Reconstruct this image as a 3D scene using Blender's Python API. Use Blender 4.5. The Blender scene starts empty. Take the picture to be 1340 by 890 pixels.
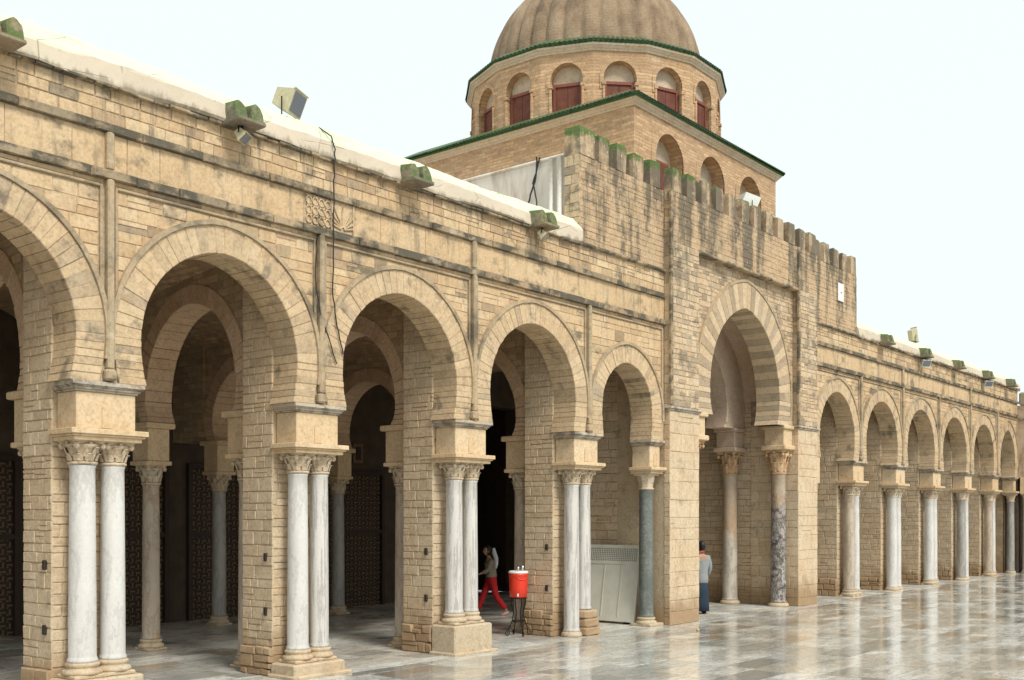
import bpy, math, random
from mathutils import Vector, Matrix
from mathutils.geometry import tessellate_polygon
random.seed(7)
R = math.radians
scene = bpy.context.scene
C = scene.collection

# ------------------------------------------------------------------ camera
CAM = Vector((-13.36, -12.09, 2.30))
AZ = R(39.3)
cam_d = bpy.data.cameras.new('camera')
cam = bpy.data.objects.new('camera', cam_d); C.objects.link(cam)
cam.location = CAM
cam.rotation_euler = (R(90), 0, AZ - R(90))
cam_d.sensor_width = 36.0
cam_d.lens = 36.0 * 1414 / 1340
cam_d.shift_y = (677 - 445) / 1340
cam_d.clip_end = 2000
scene.camera = cam
# ------------------------------------------------------------------ sky
SUN_EL, SUN_AZ = R(50), R(255)      # azimuth measured from +X counter-clockwise (sun in front of the facade)
world = bpy.data.worlds.new('World'); scene.world = world
world.use_nodes = True
wn = world.node_tree; wn.nodes.clear()
wo = wn.nodes.new('ShaderNodeOutputWorld'); wb = wn.nodes.new('ShaderNodeBackground')
sky = wn.nodes.new('ShaderNodeTexSky'); sky.sky_type = 'NISHITA'; sky.sun_disc = False
sky.sun_elevation = SUN_EL; sky.sun_rotation = math.pi / 2 - SUN_AZ
wm = wn.nodes.new('ShaderNodeMix'); wm.data_type = 'RGBA'
wm.inputs[0].default_value = 0.93                # thick even cloud over the blue
wm.inputs[7].default_value = (9.05, 9.9, 9.95, 1)
wn.links.new(sky.outputs[0], wm.inputs[6]); wn.links.new(wm.outputs[2], wb.inputs[0])
wb.inputs[1].default_value = 0.076
wn.links.new(wb.outputs[0], wo.inputs[0])
# ------------------------------------------------------------------ sun (soft, overcast)
sl = bpy.data.lights.new('sun', 'SUN'); sl.energy = 2.1; sl.angle = R(16); sl.color = (1.0, 0.95, 0.86)
sun = bpy.data.objects.new('sun', sl); C.objects.link(sun)
sd = Vector((math.cos(SUN_EL) * math.cos(SUN_AZ), math.cos(SUN_EL) * math.sin(SUN_AZ), math.sin(SUN_EL)))
sun.rotation_euler = sd.to_track_quat('Z', 'Y').to_euler(); sun.location = (-20, -20, 30)
scene.view_settings.view_transform = 'Standard'; scene.view_settings.look = 'None'
scene.view_settings.exposure = 0.52; scene.view_settings.gamma = 1.0
scene.cycles.max_bounces = 8

# ------------------------------------------------------------------ materials
class NT:
    def __init__(s, name):
        s.m = bpy.data.materials.new(name); s.m.use_nodes = True
        s.t = s.m.node_tree; s.b = s.t.nodes['Principled BSDF']
    def n(s, kind, **kw):
        nd = s.t.nodes.new('ShaderNode' + kind)
        for k, v in kw.items(): setattr(nd, k, v)
        return nd
    def l(s, a, b): s.t.links.new(a, b)
    def pos(s):
        return s.n('NewGeometry').outputs['Position']
    def mapped(s, scale, src=None):
        mp = s.n('Mapping'); mp.inputs['Scale'].default_value = scale
        s.l(src or s.pos(), mp.inputs['Vector']); return mp.outputs[0]
    def noise(s, vec, scale, detail=4, rough=0.6):
        n = s.n('TexNoise'); n.inputs['Scale'].default_value = scale
        n.inputs['Detail'].default_value = detail; n.inputs['Roughness'].default_value = rough
        s.l(vec, n.inputs['Vector']); return n.outputs['Fac']
    def ramp(s, fac, stops, interp='LINEAR'):
        r = s.n('ValToRGB'); e = r.color_ramp; e.interpolation = interp
        while len(e.elements) < len(stops): e.elements.new(0.5)
        for el, (p, c) in zip(e.elements, stops):
            el.position = p; el.color = (c[0], c[1], c[2], 1) if isinstance(c, (tuple, list)) else (c, c, c, 1)
        s.l(fac, r.inputs[0]); return r.outputs[0]
    def mix(s, fac, a, b, mode='MIX'):
        m = s.n('Mix', data_type='RGBA', blend_type=mode)
        for sock, v in ((m.inputs[0], fac), (m.inputs[6], a), (m.inputs[7], b)):
            if hasattr(v, 'is_output') or isinstance(v, bpy.types.NodeSocket): s.l(v, sock)
            elif isinstance(v, (tuple, list)): sock.default_value = (*v[:3], 1)
            else: sock.default_value = v
        return m.outputs[2]
    def math(s, op, a, b=0.0, c=None, clamp=False):
        m = s.n('Math', operation=op, use_clamp=clamp)
        vals = [a, b] + ([c] if c is not None else [])
        for i, v in enumerate(vals):
            if isinstance(v, bpy.types.NodeSocket): s.l(v, m.inputs[i])
            else: m.inputs[i].default_value = v
        return m.outputs[0]
    def sstep(s, v, lo, hi, a=0.0, b=1.0):
        m = s.n('MapRange', interpolation_type='SMOOTHSTEP')
        s.l(v, m.inputs[0]); m.inputs[1].default_value = lo; m.inputs[2].default_value = hi
        m.inputs[3].default_value = a; m.inputs[4].default_value = b; return m.outputs[0]
    def bump(s, h, strength=0.4, dist=0.02, prev=None):
        b = s.n('Bump'); b.inputs['Strength'].default_value = strength; b.inputs['Distance'].default_value = dist
        s.l(h, b.inputs['Height'])
        if prev: s.l(prev, b.inputs['Normal'])
        return b.outputs[0]
    def rnd(s):
        a = s.n('Attribute'); a.attribute_name = 'rnd'; return a.outputs['Fac']
    def done(s, col, rough, nrm=None, spec=0.3):
        for sock, v in ((s.b.inputs['Base Color'], col), (s.b.inputs['Roughness'], rough)):
            if isinstance(v, bpy.types.NodeSocket): s.l(v, sock)
            elif isinstance(v, (tuple, list)): sock.default_value = (*v[:3], 1)
            else: sock.default_value = v
        s.b.inputs['Specular IOR Level'].default_value = spec
        if nrm: s.l(nrm, s.b.inputs['Normal'])
        return s.m

def stone_mat(name, stops, grime=(0.56, 0.70), gcol=(0.10, 0.088, 0.07), gscale=(1.2, 1.2, 1.6), bump=0.5,
              damp=False, brick=None, gamount=0.8, moss=False, streak=False, drip=False):
    k = NT(name)
    p = k.pos()
    base = k.ramp(k.rnd(), stops)
    big = k.noise(p, 0.9, 3)
    base = k.mix(k.sstep(big, 0.35, 0.7, 0, 0.35), base, (0.575, 0.385, 0.215), 'MIX')
    fine = k.noise(p, 22, 5, 0.7)
    base = k.mix(0.75, base, k.ramp(fine, [(0.25, 0.62), (0.5, 1.0), (0.8, 1.18)]), 'MULTIPLY')
    mid = k.noise(p, 5.5, 4, 0.65)
    base = k.mix(0.6, base, k.ramp(mid, [(0.3, (0.80, 0.74, 0.66)), (0.52, 1.0), (0.75, (1.12, 1.08, 1.0))]), 'MULTIPLY')
    vo = k.n('TexVoronoi'); vo.inputs['Scale'].default_value = 26; k.l(p, vo.inputs['Vector'])
    pits = k.sstep(vo.outputs['Distance'], 0.05, 0.22, 1, 0); pits = k.math('MULTIPLY', pits, k.sstep(mid, 0.48, 0.6))
    base = k.mix(k.math('MULTIPLY', pits, 0.45), base, (0.20, 0.15, 0.10))
    h = k.math('ADD', k.math('MULTIPLY', fine, 0.6), k.math('MULTIPLY', mid, 1.0)); h = k.math('SUBTRACT', h, k.math('MULTIPLY', pits, 0.5))
    if brick:
        sx = k.n('SeparateXYZ'); k.l(p, sx.inputs[0])
        cx = k.n('CombineXYZ'); k.l(k.math('ADD', sx.outputs[0], sx.outputs[1]), cx.inputs[0]); k.l(sx.outputs[2], cx.inputs[1])
        wob = k.n('VectorMath', operation='ADD')
        nz = k.n('TexNoise'); nz.inputs['Scale'].default_value = 3.0; k.l(p, nz.inputs['Vector'])
        sc = k.n('VectorMath', operation='SCALE'); sc.inputs[3].default_value = 0.03; k.l(nz.outputs['Color'], sc.inputs[0])
        k.l(cx.outputs[0], wob.inputs[0]); k.l(sc.outputs[0], wob.inputs[1])
        bt = k.n('TexBrick'); k.l(wob.outputs[0], bt.inputs['Vector']); bt.inputs['Scale'].default_value = 1.0
        bt.inputs['Brick Width'].default_value = brick[0]; bt.inputs['Row Height'].default_value = brick[1]
        bt.inputs['Mortar Size'].default_value = brick[2]; bt.inputs['Mortar Smooth'].default_value = 0.3
        bt.inputs['Color1'].default_value = (0.70, 0.66, 0.60, 1); bt.inputs['Color2'].default_value = (1.12, 1.08, 1.0, 1)
        bt.inputs['Mortar'].default_value = (0.8, 0.78, 0.72, 1)
        base = k.mix(0.9, base, bt.outputs['Color'], 'MULTIPLY')
        h = k.math('SUBTRACT', h, k.math('MULTIPLY', bt.outputs['Fac'], 1.2))
    g = k.noise(k.mapped(gscale), 1.0, 6, 0.68)
    g = k.math('ADD', g, k.math('MULTIPLY', k.math('SUBTRACT', k.rnd(), 0.5), 0.10))
    gm = k.sstep(g, grime[0], grime[1], 0, gamount)
    base = k.mix(gm, base, gcol)
    g2 = k.noise(k.mapped((3.2, 3.2, 2.2)), 1.0, 6, 0.75)
    base = k.mix(k.sstep(g2, 0.56, 0.70, 0, gamount * 0.55), base, (0.19, 0.165, 0.13))
    g3 = k.noise(k.mapped((2.0, 2.0, 4.0)), 1.3, 5, 0.7)
    base = k.mix(k.sstep(g3, 0.58, 0.72, 0, 0.35), base, (0.72, 0.62, 0.47))
    if streak:
        st = k.noise(k.mapped((2.6, 2.6, 0.34)), 1.0, 4, 0.55)
        sp = k.noise(p, 4, 6, 0.75)
        st = k.math('ADD', st, k.math('MULTIPLY', k.math('SUBTRACT', sp, 0.5), 0.55))
        szs = k.n('SeparateXYZ'); k.l(p, szs.inputs[0])
        st = k.math('ADD', st, k.sstep(szs.outputs[2], 7.6, 9.6, -0.05, 0.05))
        base = k.mix(k.sstep(st, 0.42, 0.62, 0, 0.85), base, (0.135, 0.115, 0.085))
        wv = k.n('TexVoronoi'); wv.inputs['Scale'].default_value = 5.0; k.l(p, wv.inputs['Vector'])
        base = k.mix(k.sstep(wv.outputs['Distance'], 0.05, 0.13, 0.7, 0), base, (0.72, 0.64, 0.52))
    if drip:
        ds = k.noise(k.mapped((4.5, 4.5, 0.7)), 1.0, 6, 0.7); zs_ = k.n('SeparateXYZ'); k.l(p, zs_.inputs[0])
        dm = k.math('MULTIPLY', k.sstep(ds, 0.50, 0.66), k.sstep(zs_.outputs[2], 5.4, 7.5, 0.12, 0.82))
        base = k.mix(dm, base, (0.185, 0.155, 0.115))
    if damp:
        sz = k.n('SeparateXYZ'); k.l(p, sz.inputs[0])
        dz = k.math('ADD', sz.outputs[2], k.math('MULTIPLY', k.noise(p, 2.2, 4), -0.9))
        base = k.mix(k.sstep(dz, -0.25, 0.35, 0.75, 0), base, (0.30, 0.185, 0.095))
    if moss == 2:
        tz = k.n('SeparateXYZ'); k.l(p, tz.inputs[0])
        top = k.math('ADD', tz.outputs[2], k.math('MULTIPLY', k.math('SUBTRACT', k.noise(p, 5, 6, 0.75), 0.5), 0.75))
        base = k.mix(k.sstep(top, 9.60, 9.74, 0, 0.88), base, (0.08, 0.145, 0.036))
    if moss:
        sn = k.n('SeparateXYZ'); k.l(k.n('NewGeometry').outputs['Normal'], sn.inputs[0])
        mz = k.math('ADD', sn.outputs[2], k.math('MULTIPLY', k.math('SUBTRACT', k.noise(p, 9, 6, 0.75), 0.50), 2.0))
        base = k.mix(k.sstep(mz, -0.1 if moss == 3 else 0.15, 0.4 if moss == 3 else 0.6, 0, 0.85), base, (0.075, 0.135, 0.032))
    return k.done(base, 0.88, k.bump(h, bump, 0.012), 0.2)

SAND = [(0.0, (0.30, 0.225, 0.155)), (0.05, (0.44, 0.315, 0.205)), (0.25, (0.575, 0.415, 0.245)), (0.6, (0.635, 0.468, 0.285)), (0.88, (0.68, 0.525, 0.34)), (0.96, (0.52, 0.385, 0.24)), (1.0, (0.38, 0.30, 0.205))]
M = {}
M['stone'] = stone_mat('sandstone_blocks', SAND, grime=(0.54, 0.67), gamount=0.75, drip=True)
M['pier'] = stone_mat('pier_masonry', [(0, (0.53, 0.42, 0.29)), (0.5, (0.66, 0.53, 0.375)), (1, (0.59, 0.47, 0.325))], damp=True, grime=(0.58, 0.74), gamount=0.5, bump=0.8, gcol=(0.24, 0.19, 0.13))
M['mortar'] = stone_mat('lime_mortar', [(0, (0.50, 0.40, 0.27)), (1, (0.56, 0.45, 0.31))], bump=0.8, damp=True, grime=(0.54, 0.70), gamount=0.6)
M['portal_stone'] = stone_mat('gateway_blocks', [(0.0, (0.29, 0.24, 0.18)), (0.18, (0.42, 0.335, 0.245)), (0.4, (0.58, 0.44, 0.295)), (0.7, (0.65, 0.51, 0.355)), (1.0, (0.58, 0.455, 0.30))], grime=(0.54, 0.68), gamount=0.7, drip=True)
M['voussoir'] = stone_mat('arch_stones', [(0, (0.46, 0.355, 0.24)), (0.2, (0.58, 0.435, 0.275)), (0.6, (0.635, 0.485, 0.315)), (0.9, (0.56, 0.42, 0.265)), (1, (0.42, 0.335, 0.24))], grime=(0.53, 0.68), gamount=0.65, gscale=(2.2, 2.2, 2.2), drip=True)
M['portal_light'] = stone_mat('pale_arch_stones', [(0, (0.55, 0.42, 0.275)), (1, (0.64, 0.50, 0.34))], grime=(0.62, 0.8), gamount=0.4)
M['portal_dark'] = stone_mat('grey_arch_stones', [(0, (0.36, 0.285, 0.20)), (1, (0.48, 0.38, 0.265))], grime=(0.55, 0.7), gamount=0.4)
M['string'] = stone_mat('weathered_moulding', [(0, (0.30, 0.24, 0.165)), (1, (0.46, 0.36, 0.235))], grime=(0.40, 0.56), gcol=(0.07, 0.068, 0.055), gscale=(2.2, 2.2, 3), gamount=0.85)
M['hood'] = stone_mat('arch_moulding_stone', [(0, (0.42, 0.33, 0.22)), (1, (0.46, 0.37, 0.25))], grime=(0.47, 0.66), gamount=0.7)
M['impost'] = stone_mat('smooth_limestone', [(0, (0.64, 0.475, 0.29)), (1, (0.72, 0.57, 0.385))], grime=(0.62, 0.76), gamount=0.45, gcol=(0.20, 0.14, 0.085), bump=0.25, gscale=(4, 4, 4))
M['slab'] = stone_mat('impost_slab_marble', [(0, (0.47, 0.42, 0.35)), (1, (0.55, 0.49, 0.41))], grime=(0.46, 0.62), gcol=(0.13, 0.12, 0.10), gscale=(5, 5, 8), gamount=0.7, bump=0.3)
M['parapet'] = stone_mat('parapet_masonry', [(0, (0.46, 0.335, 0.21)), (0.5, (0.54, 0.395, 0.25)), (1, (0.58, 0.44, 0.29))], streak=True, grime=(0.55, 0.72), gamount=0.6, bump=0.9)
M['merlon'] = stone_mat('mossy_merlon', [(0, (0.46, 0.355, 0.24)), (1, (0.58, 0.45, 0.31))], streak=True, moss=True, grime=(0.52, 0.7), gamount=0.7, bump=1.0)
M['merlon_green'] = stone_mat('green_topped_merlon', [(0, (0.44, 0.335, 0.225)), (1, (0.54, 0.42, 0.285))], streak=True, moss=2, grime=(0.52, 0.7), gamount=0.7, bump=1.0)
M['spout'] = stone_mat('mossy_spout', [(0, (0.19, 0.175, 0.14)), (1, (0.25, 0.225, 0.18))], moss=3, bump=1.0)
M['brick'] = stone_mat('tower_brick', [(0, (0.58, 0.40, 0.26)), (1, (0.64, 0.455, 0.30))], brick=(0.26, 0.075, 0.012), grime=(0.60, 0.78), gamount=0.4, bump=0.7)
M['brick_in'] = stone_mat('inner_masonry', [(0, (0.42, 0.335, 0.23)), (1, (0.48, 0.385, 0.27))], brick=(0.34, 0.13, 0.010), damp=True, grime=(0.60, 0.78), gamount=0.4, bump=0.8)
M['vault'] = stone_mat('vault_brick', [(0, (0.46, 0.33, 0.22)), (1, (0.52, 0.37, 0.25))], brick=(0.20, 0.055, 0.008), grime=(0.60, 0.78), gamount=0.4, bump=1.0)
M['cream'] = stone_mat('cream_plaster', [(0, (0.58, 0.50, 0.38)), (1, (0.62, 0.54, 0.42))], grime=(0.6, 0.8), gamount=0.3, bump=0.3)
M['pink'] = stone_mat('pinkish_plaster', [(0, (0.56, 0.43, 0.33)), (1, (0.60, 0.47, 0.36))], grime=(0.62, 0.8), gamount=0.3, bump=0.3)

def coping_mat():
    k = NT('whitewashed_coping'); p = k.pos()
    n1 = k.noise(k.mapped((0.7, 1, 1)), 1.3, 5, 0.6); n2 = k.noise(p, 9, 5, 0.7)
    c = k.ramp(n1, [(0.3, (0.62, 0.60, 0.47)), (0.5, (0.68, 0.70, 0.53)), (0.7, (0.58, 0.66, 0.44))])
    sn = k.n('SeparateXYZ'); k.l(k.n('NewGeometry').outputs['Normal'], sn.inputs[0])
    up = k.math('ADD', sn.outputs[2], k.math('MULTIPLY', k.math('SUBTRACT', n1, 0.5), 0.8))
    c = k.mix(k.sstep(up, 0.25, 0.6, 0.75, 0.0), c, (0.62, 0.49, 0.39))
    c = k.mix(k.sstep(n2, 0.56, 0.74, 0, 0.5), c, (0.36, 0.33, 0.24))
    st = k.noise(k.mapped((7, 7, 0.8)), 1, 4, 0.7)
    c = k.mix(k.sstep(st, 0.66, 0.74, 0, 0.5), c, (0.25, 0.23, 0.16))
    cr = k.n('TexVoronoi', feature='DISTANCE_TO_EDGE'); cr.inputs['Scale'].default_value = 1.7; k.l(k.mapped((0.8, 1, 1.3)), cr.inputs['Vector'])
    crk = k.math('MULTIPLY', k.sstep(cr.outputs['Distance'], 0.0, 0.018, 1, 0), k.sstep(n1, 0.45, 0.6))
    c = k.mix(k.math('MULTIPLY', crk, 0.6), c, (0.22, 0.19, 0.14))
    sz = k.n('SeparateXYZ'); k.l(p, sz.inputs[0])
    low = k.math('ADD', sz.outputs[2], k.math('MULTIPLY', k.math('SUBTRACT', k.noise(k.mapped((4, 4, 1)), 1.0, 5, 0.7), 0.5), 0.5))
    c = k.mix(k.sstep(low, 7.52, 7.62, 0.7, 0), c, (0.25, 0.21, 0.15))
    lump = k.noise(p, 3.0, 5, 0.6)
    return k.done(c, 0.85, k.bump(k.math('SUBTRACT', k.math('ADD', k.math('MULTIPLY', n2, 0.5), k.math('MULTIPLY', lump, 1.0)), k.math('MULTIPLY', crk, 0.5)), 0.8, 0.015), 0.2)
M['coping'] = coping_mat()
def plaster_white():
    k = NT('stained_white_plaster'); p = k.pos()
    st = k.noise(k.mapped((2.5, 2.5, 0.45)), 1, 5, 0.65); n2 = k.noise(p, 14, 4, 0.7)
    c = k.ramp(st, [(0.35, (0.45, 0.38, 0.32)), (0.5, (0.68, 0.63, 0.56)), (0.7, (0.76, 0.74, 0.69))])
    return k.done(c, 0.9, k.bump(n2, 0.5, 0.01), 0.2)
M['whiteplaster'] = plaster_white()
def dome_mat():
    k = NT('dome_brick'); p = k.pos()
    n1 = k.noise(k.mapped((1, 1, 0.6)), 1.6, 5, 0.65); n2 = k.noise(p, 16, 5, 0.75)
    sx = k.n('SeparateXYZ'); k.l(p, sx.inputs[0])
    w = k.n('TexWave', wave_type='BANDS', bands_direction='Z'); w.inputs['Scale'].default_value = 4.2; w.inputs['Distortion'].default_value = 2.0
    w.inputs['Detail'].default_value = 3; w.inputs['Detail Scale'].default_value = 4; k.l(p, w.inputs['Vector'])
    c = k.ramp(n1, [(0.3, (0.17, 0.12, 0.08)), (0.5, (0.30, 0.215, 0.14)), (0.7, (0.40, 0.30, 0.20))])
    c = k.mix(0.7, c, k.ramp(n2, [(0.25, 0.62), (0.5, 1.0), (0.75, 1.25)]), 'MULTIPLY')
    c = k.mix(0.12, c, k.ramp(w.outputs['Fac'], [(0, 0.75), (0.5, 1.05), (1, 1.1)]), 'MULTIPLY')
    h = k.math('ADD', n2, k.math('MULTIPLY', w.outputs['Fac'], 0.15))
    return k.done(c, 0.9, k.bump(h, 0.8, 0.02), 0.2)
M['dome'] = dome_mat()

def marble_mat(name, c1, c2, vein, vscale=3.0, vamt=0.5, rough=0.35, stretch=(1, 1, 0.35), patch=None, warm_top=None):
    k = NT(name)
    tc = k.n('TexCoord').outputs['Object']; p = k.mapped(stretch, tc)
    n1 = k.noise(p, 2.0, 5, 0.6)
    c = k.mix(k.sstep(n1, 0.35, 0.65), c1, c2)
    d = k.noise(p, vscale, 8, 0.72)
    v = k.math('ABSOLUTE', k.math('SUBTRACT', d, 0.5))
    c = k.mix(k.sstep(v, 0.0, 0.045, vamt, 0), c, vein)
    if patch:
        n3 = k.noise(k.mapped((1, 1, 0.8), tc), patch[1], 7, 0.75)
        c = k.mix(k.sstep(n3, patch[2], patch[2] + 0.05, 0, 0.92), c, patch[0])
    if warm_top:
        sz = k.n('SeparateXYZ'); k.l(tc, sz.inputs[0])
        zz = k.math('ADD', sz.outputs[2], k.math('MULTIPLY', k.math('SUBTRACT', k.noise(tc, 3, 5, 0.7), 0.3), 2.2))
        c = k.mix(k.sstep(zz, warm_top[0], warm_top[1], 0, 0.75), c, k.mix(k.sstep(n1, 0.4, 0.6), (0.46, 0.29, 0.16), (0.52, 0.41, 0.29)))
    n2 = k.noise(tc, 25, 4, 0.7)
    c = k.mix(0.4, c, k.ramp(n2, [(0.3, 0.8), (0.6, 1.05)]), 'MULTIPLY')
    return k.done(c, rough, k.bump(n2, 0.15, 0.005), 0.4)
M['marble'] = marble_mat('white_marble', (0.68, 0.66, 0.62), (0.60, 0.575, 0.545), (0.40, 0.37, 0.35), 2.4, 0.4, patch=((0.50, 0.43, 0.34), 1.6, 0.60))
M['marble2'] = marble_mat('grey_veined_marble', (0.65, 0.62, 0.575), (0.56, 0.53, 0.49), (0.28, 0.26, 0.24), 2.2, 0.65, patch=((0.50, 0.42, 0.33), 1.9, 0.62), stretch=(2.6, 2.6, 0.22))
M['marble3'] = marble_mat('warm_marble', (0.56, 0.47, 0.37), (0.46, 0.38, 0.30), (0.30, 0.22, 0.16), 3, 0.5, patch=((0.42, 0.25, 0.14), 1.8, 0.56))
M['green'] = marble_mat('green_granite', (0.15, 0.165, 0.145), (0.21, 0.22, 0.195), (0.07, 0.09, 0.08), 9, 0.7, stretch=(1, 1, 1), patch=((0.30, 0.33, 0.31), 14, 0.60))
M['breccia'] = marble_mat('black_and_white_breccia', (0.44, 0.40, 0.36), (0.33, 0.28, 0.24), (0.05, 0.045, 0.045), 6.5, 1.0, stretch=(1.2, 1.2, 0.8), patch=((0.07, 0.065, 0.07), 6.0, 0.52), warm_top=(2.7, 3.3))
M['patchy'] = marble_mat('patchy_cream_marble', (0.58, 0.52, 0.44), (0.50, 0.44, 0.36), (0.25, 0.22, 0.20), 3.5, 0.6, patch=((0.22, 0.20, 0.19), 3.2, 0.63), warm_top=(1.9, 2.6))
M['dimcol'] = marble_mat('grey_marble', (0.40, 0.38, 0.34), (0.32, 0.30, 0.27), (0.2, 0.18, 0.16))
M['capital'] = stone_mat('carved_capital_stone', [(0, (0.58, 0.48, 0.35)), (1, (0.64, 0.54, 0.41))], grime=(0.54, 0.70), gcol=(0.22, 0.15, 0.09), gscale=(7, 7, 7), gamount=0.6, bump=0.5)
M['base'] = stone_mat('base_stone', [(0, (0.50, 0.41, 0.29)), (1, (0.57, 0.475, 0.345))], grime=(0.55, 0.70), gcol=(0.30, 0.19, 0.11), gscale=(5, 5, 5), gamount=0.6, bump=0.4, damp=False)
M['ochre_cap'] = stone_mat('ochre_capital_stone', [(0, (0.56, 0.36, 0.20)), (1, (0.62, 0.44, 0.27))], grime=(0.48, 0.66), gcol=(0.38, 0.19, 0.09), gscale=(6, 6, 6), gamount=0.7, bump=0.5)

def floor_mat(name, wet=True):
    k = NT(name); p = k.pos()
    c = k.ramp(k.rnd(), [(0.0, (0.33, 0.34, 0.305)), (0.15, (0.56, 0.56, 0.51)), (0.5, (0.74, 0.72, 0.655)), (0.62, (0.54, 0.475, 0.38)), (0.72, (0.72, 0.70, 0.635)), (0.90, (0.42, 0.415, 0.375)), (1.0, (0.42, 0.325, 0.23))])
    n1 = k.noise(k.mapped((1, 1.6, 1)), 2.2, 6, 0.65)
    c = k.mix(k.sstep(n1, 0.54, 0.70, 0, 0.5), c, (0.30, 0.225, 0.15))
    nb = k.noise(p, 0.35, 3)
    c = k.mix(k.sstep(nb, 0.50, 0.70, 0, 0.25), c, (0.26, 0.23, 0.18))
    d = k.noise(k.mapped((1.0, 3.0, 1)), 1.6, 7, 0.7)
    v = k.math('ABSOLUTE', k.math('SUBTRACT', d, 0.5))
    c = k.mix(k.sstep(v, 0, 0.04, 0.6, 0), c, (0.20, 0.205, 0.20))
    f = k.noise(p, 18, 5, 0.7)
    c = k.mix(0.5, c, k.ramp(f, [(0.3, 0.75), (0.6, 1.1)]), 'MULTIPLY')
    n2 = k.noise(k.mapped((0.8, 1.5, 1)), 0.9, 6, 0.68)
    if wet:
        rr = k.n('Attribute'); rr.attribute_name = 'rnd'
        h2 = k.math('FRACT', k.math('MULTIPLY', rr.outputs['Fac'], 7.31))
        n2 = k.math('ADD', n2, k.math('MULTIPLY', k.math('SUBTRACT', h2, 0.5), 0.16))
        c = k.mix(k.sstep(n2, 0.44, 0.66, 0, 0.22), c, (0.60, 0.59, 0.55))
        rough = k.math('ADD', k.sstep(n2, 0.40, 0.68, 0.07, 0.30), k.math('MULTIPLY', k.rnd(), 0.05))
    else:
        rough = k.sstep(n2, 0.35, 0.65, 0.22, 0.42)
    w = k.noise(p, 9.0, 4, 0.6)
    nr = k.bump(w, 0.22 if wet else 0.1, 0.012)
    nr = k.bump(f, 0.10, 0.002, nr)
    m = k.done(c, rough, nr, 0.5)
    if wet:
        k.l(k.sstep(n2, 0.40, 0.66, 0.6, 0.2), k.b.inputs['Coat Weight']); k.b.inputs['Coat Roughness'].default_value = 0.06
        k.b.inputs['Coat IOR'].default_value = 1.33
        k.l(k.bump(w, 0.16, 0.012), k.b.inputs['Coat Normal'])
    return m
M['wet'] = floor_mat('wet_marble_paving'); M['dry'] = floor_mat('gallery_marble_paving', False)
def plain(name, col, rough=0.6, metal=0.0, noise=0.0, spec=0.4, nscale=20):
    k = NT(name)
    if noise:
        n = k.noise(k.pos(), nscale, 4, 0.6)
        c = k.mix(1.0, col, k.ramp(n, [(0.3, 1 - noise), (0.7, 1 + noise)]), 'MULTIPLY')
        k.done(c, rough, k.bump(n, 0.2, 0.004), spec)
    else: k.done(col, rough, None, spec)
    k.b.inputs['Metallic'].default_value = metal
    return k.m
M['joint'] = plain('dark_floor_joint', (0.10, 0.085, 0.065), 0.5, noise=0.2)
M['ground'] = plain('ground_sheet', (0.30, 0.27, 0.22), 0.35, noise=0.15, nscale=2)
def tile_mat():
    k = NT('green_glazed_tile'); p = k.pos(); n = k.noise(p, 5, 5, 0.7)
    sn = k.n('SeparateXYZ'); k.l(k.n('NewGeometry').outputs['Normal'], sn.inputs[0])
    c = k.ramp(k.rnd(), [(0, (0.012, 0.045, 0.028)), (1, (0.03, 0.09, 0.05))])
    c = k.mix(k.sstep(k.math('ADD', sn.outputs[2], k.math('MULTIPLY', k.math('SUBTRACT', n, 0.5), 1.4)), 0.25, 0.7, 0, 0.9), c, (0.085, 0.145, 0.05))
    return k.done(c, 0.35, k.bump(n, 0.4, 0.01), 0.5)
M['tile'] = tile_mat()
M['moss'] = plain('moss', (0.07, 0.13, 0.03), 0.95, noise=0.35)
M['red_wood'] = plain('red_painted_wood', (0.15, 0.048, 0.028), 0.7, noise=0.3, nscale=6)
M['red_frame'] = plain('red_frame_wood', (0.22, 0.07, 0.045), 0.6, noise=0.2)
M['wood'] = plain('brown_lattice_wood', (0.19, 0.12, 0.062), 0.6, noise=0.3)
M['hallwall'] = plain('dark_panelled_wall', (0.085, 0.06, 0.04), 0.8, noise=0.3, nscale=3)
M['darkwood'] = plain('dark_wood', (0.045, 0.028, 0.018), 0.6, noise=0.2)
M['iron'] = plain('black_iron', (0.015, 0.015, 0.016), 0.45, 0.5)
M['hole'] = plain('rusty_iron_plate', (0.035, 0.025, 0.02), 0.8, noise=0.2)
M['cooler'] = plain('red_cooler_plastic', (0.75, 0.045, 0.02), 0.35, spec=0.5)
M['white_plastic'] = plain('white_plastic', (0.78, 0.78, 0.76), 0.4)
M['tin'] = plain('tin_cups', (0.55, 0.55, 0.55), 0.3, 0.8)
M['panelpaint'] = plain('grey_beige_paint', (0.68, 0.665, 0.57), 0.55, noise=0.08, nscale=4)
M['paneldark'] = plain('grille_dark_mesh', (0.16, 0.15, 0.12), 0.7)  # dark sheet filling the grille behind its bars
M['panellight'] = plain('pale_beige_paint', (0.58, 0.56, 0.46), 0.5)
M['lamp_body'] = plain('lamp_cream_paint', (0.52, 0.47, 0.30), 0.5, noise=0.15)
M['lamp_white'] = plain('lamp_white_paint', (0.66, 0.67, 0.62), 0.5, noise=0.08)
M['lamp_glass'] = plain('lamp_glass', (0.16, 0.18, 0.22), 0.08, spec=0.8)
M['cable'] = plain('black_cable', (0.03, 0.025, 0.022), 0.6)
M['pipe'] = plain('white_pipe', (0.66, 0.63, 0.57), 0.5, noise=0.15)
M['plaque'] = plain('white_plaque', (0.78, 0.78, 0.74), 0.5)
M['skin'] = plain('skin', (0.42, 0.24, 0.16), 0.5)
M['hair'] = plain('black_hair', (0.012, 0.010, 0.010), 0.5)
M['trousers'] = plain('red_trousers', (0.42, 0.012, 0.016), 0.8, noise=0.15)
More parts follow.
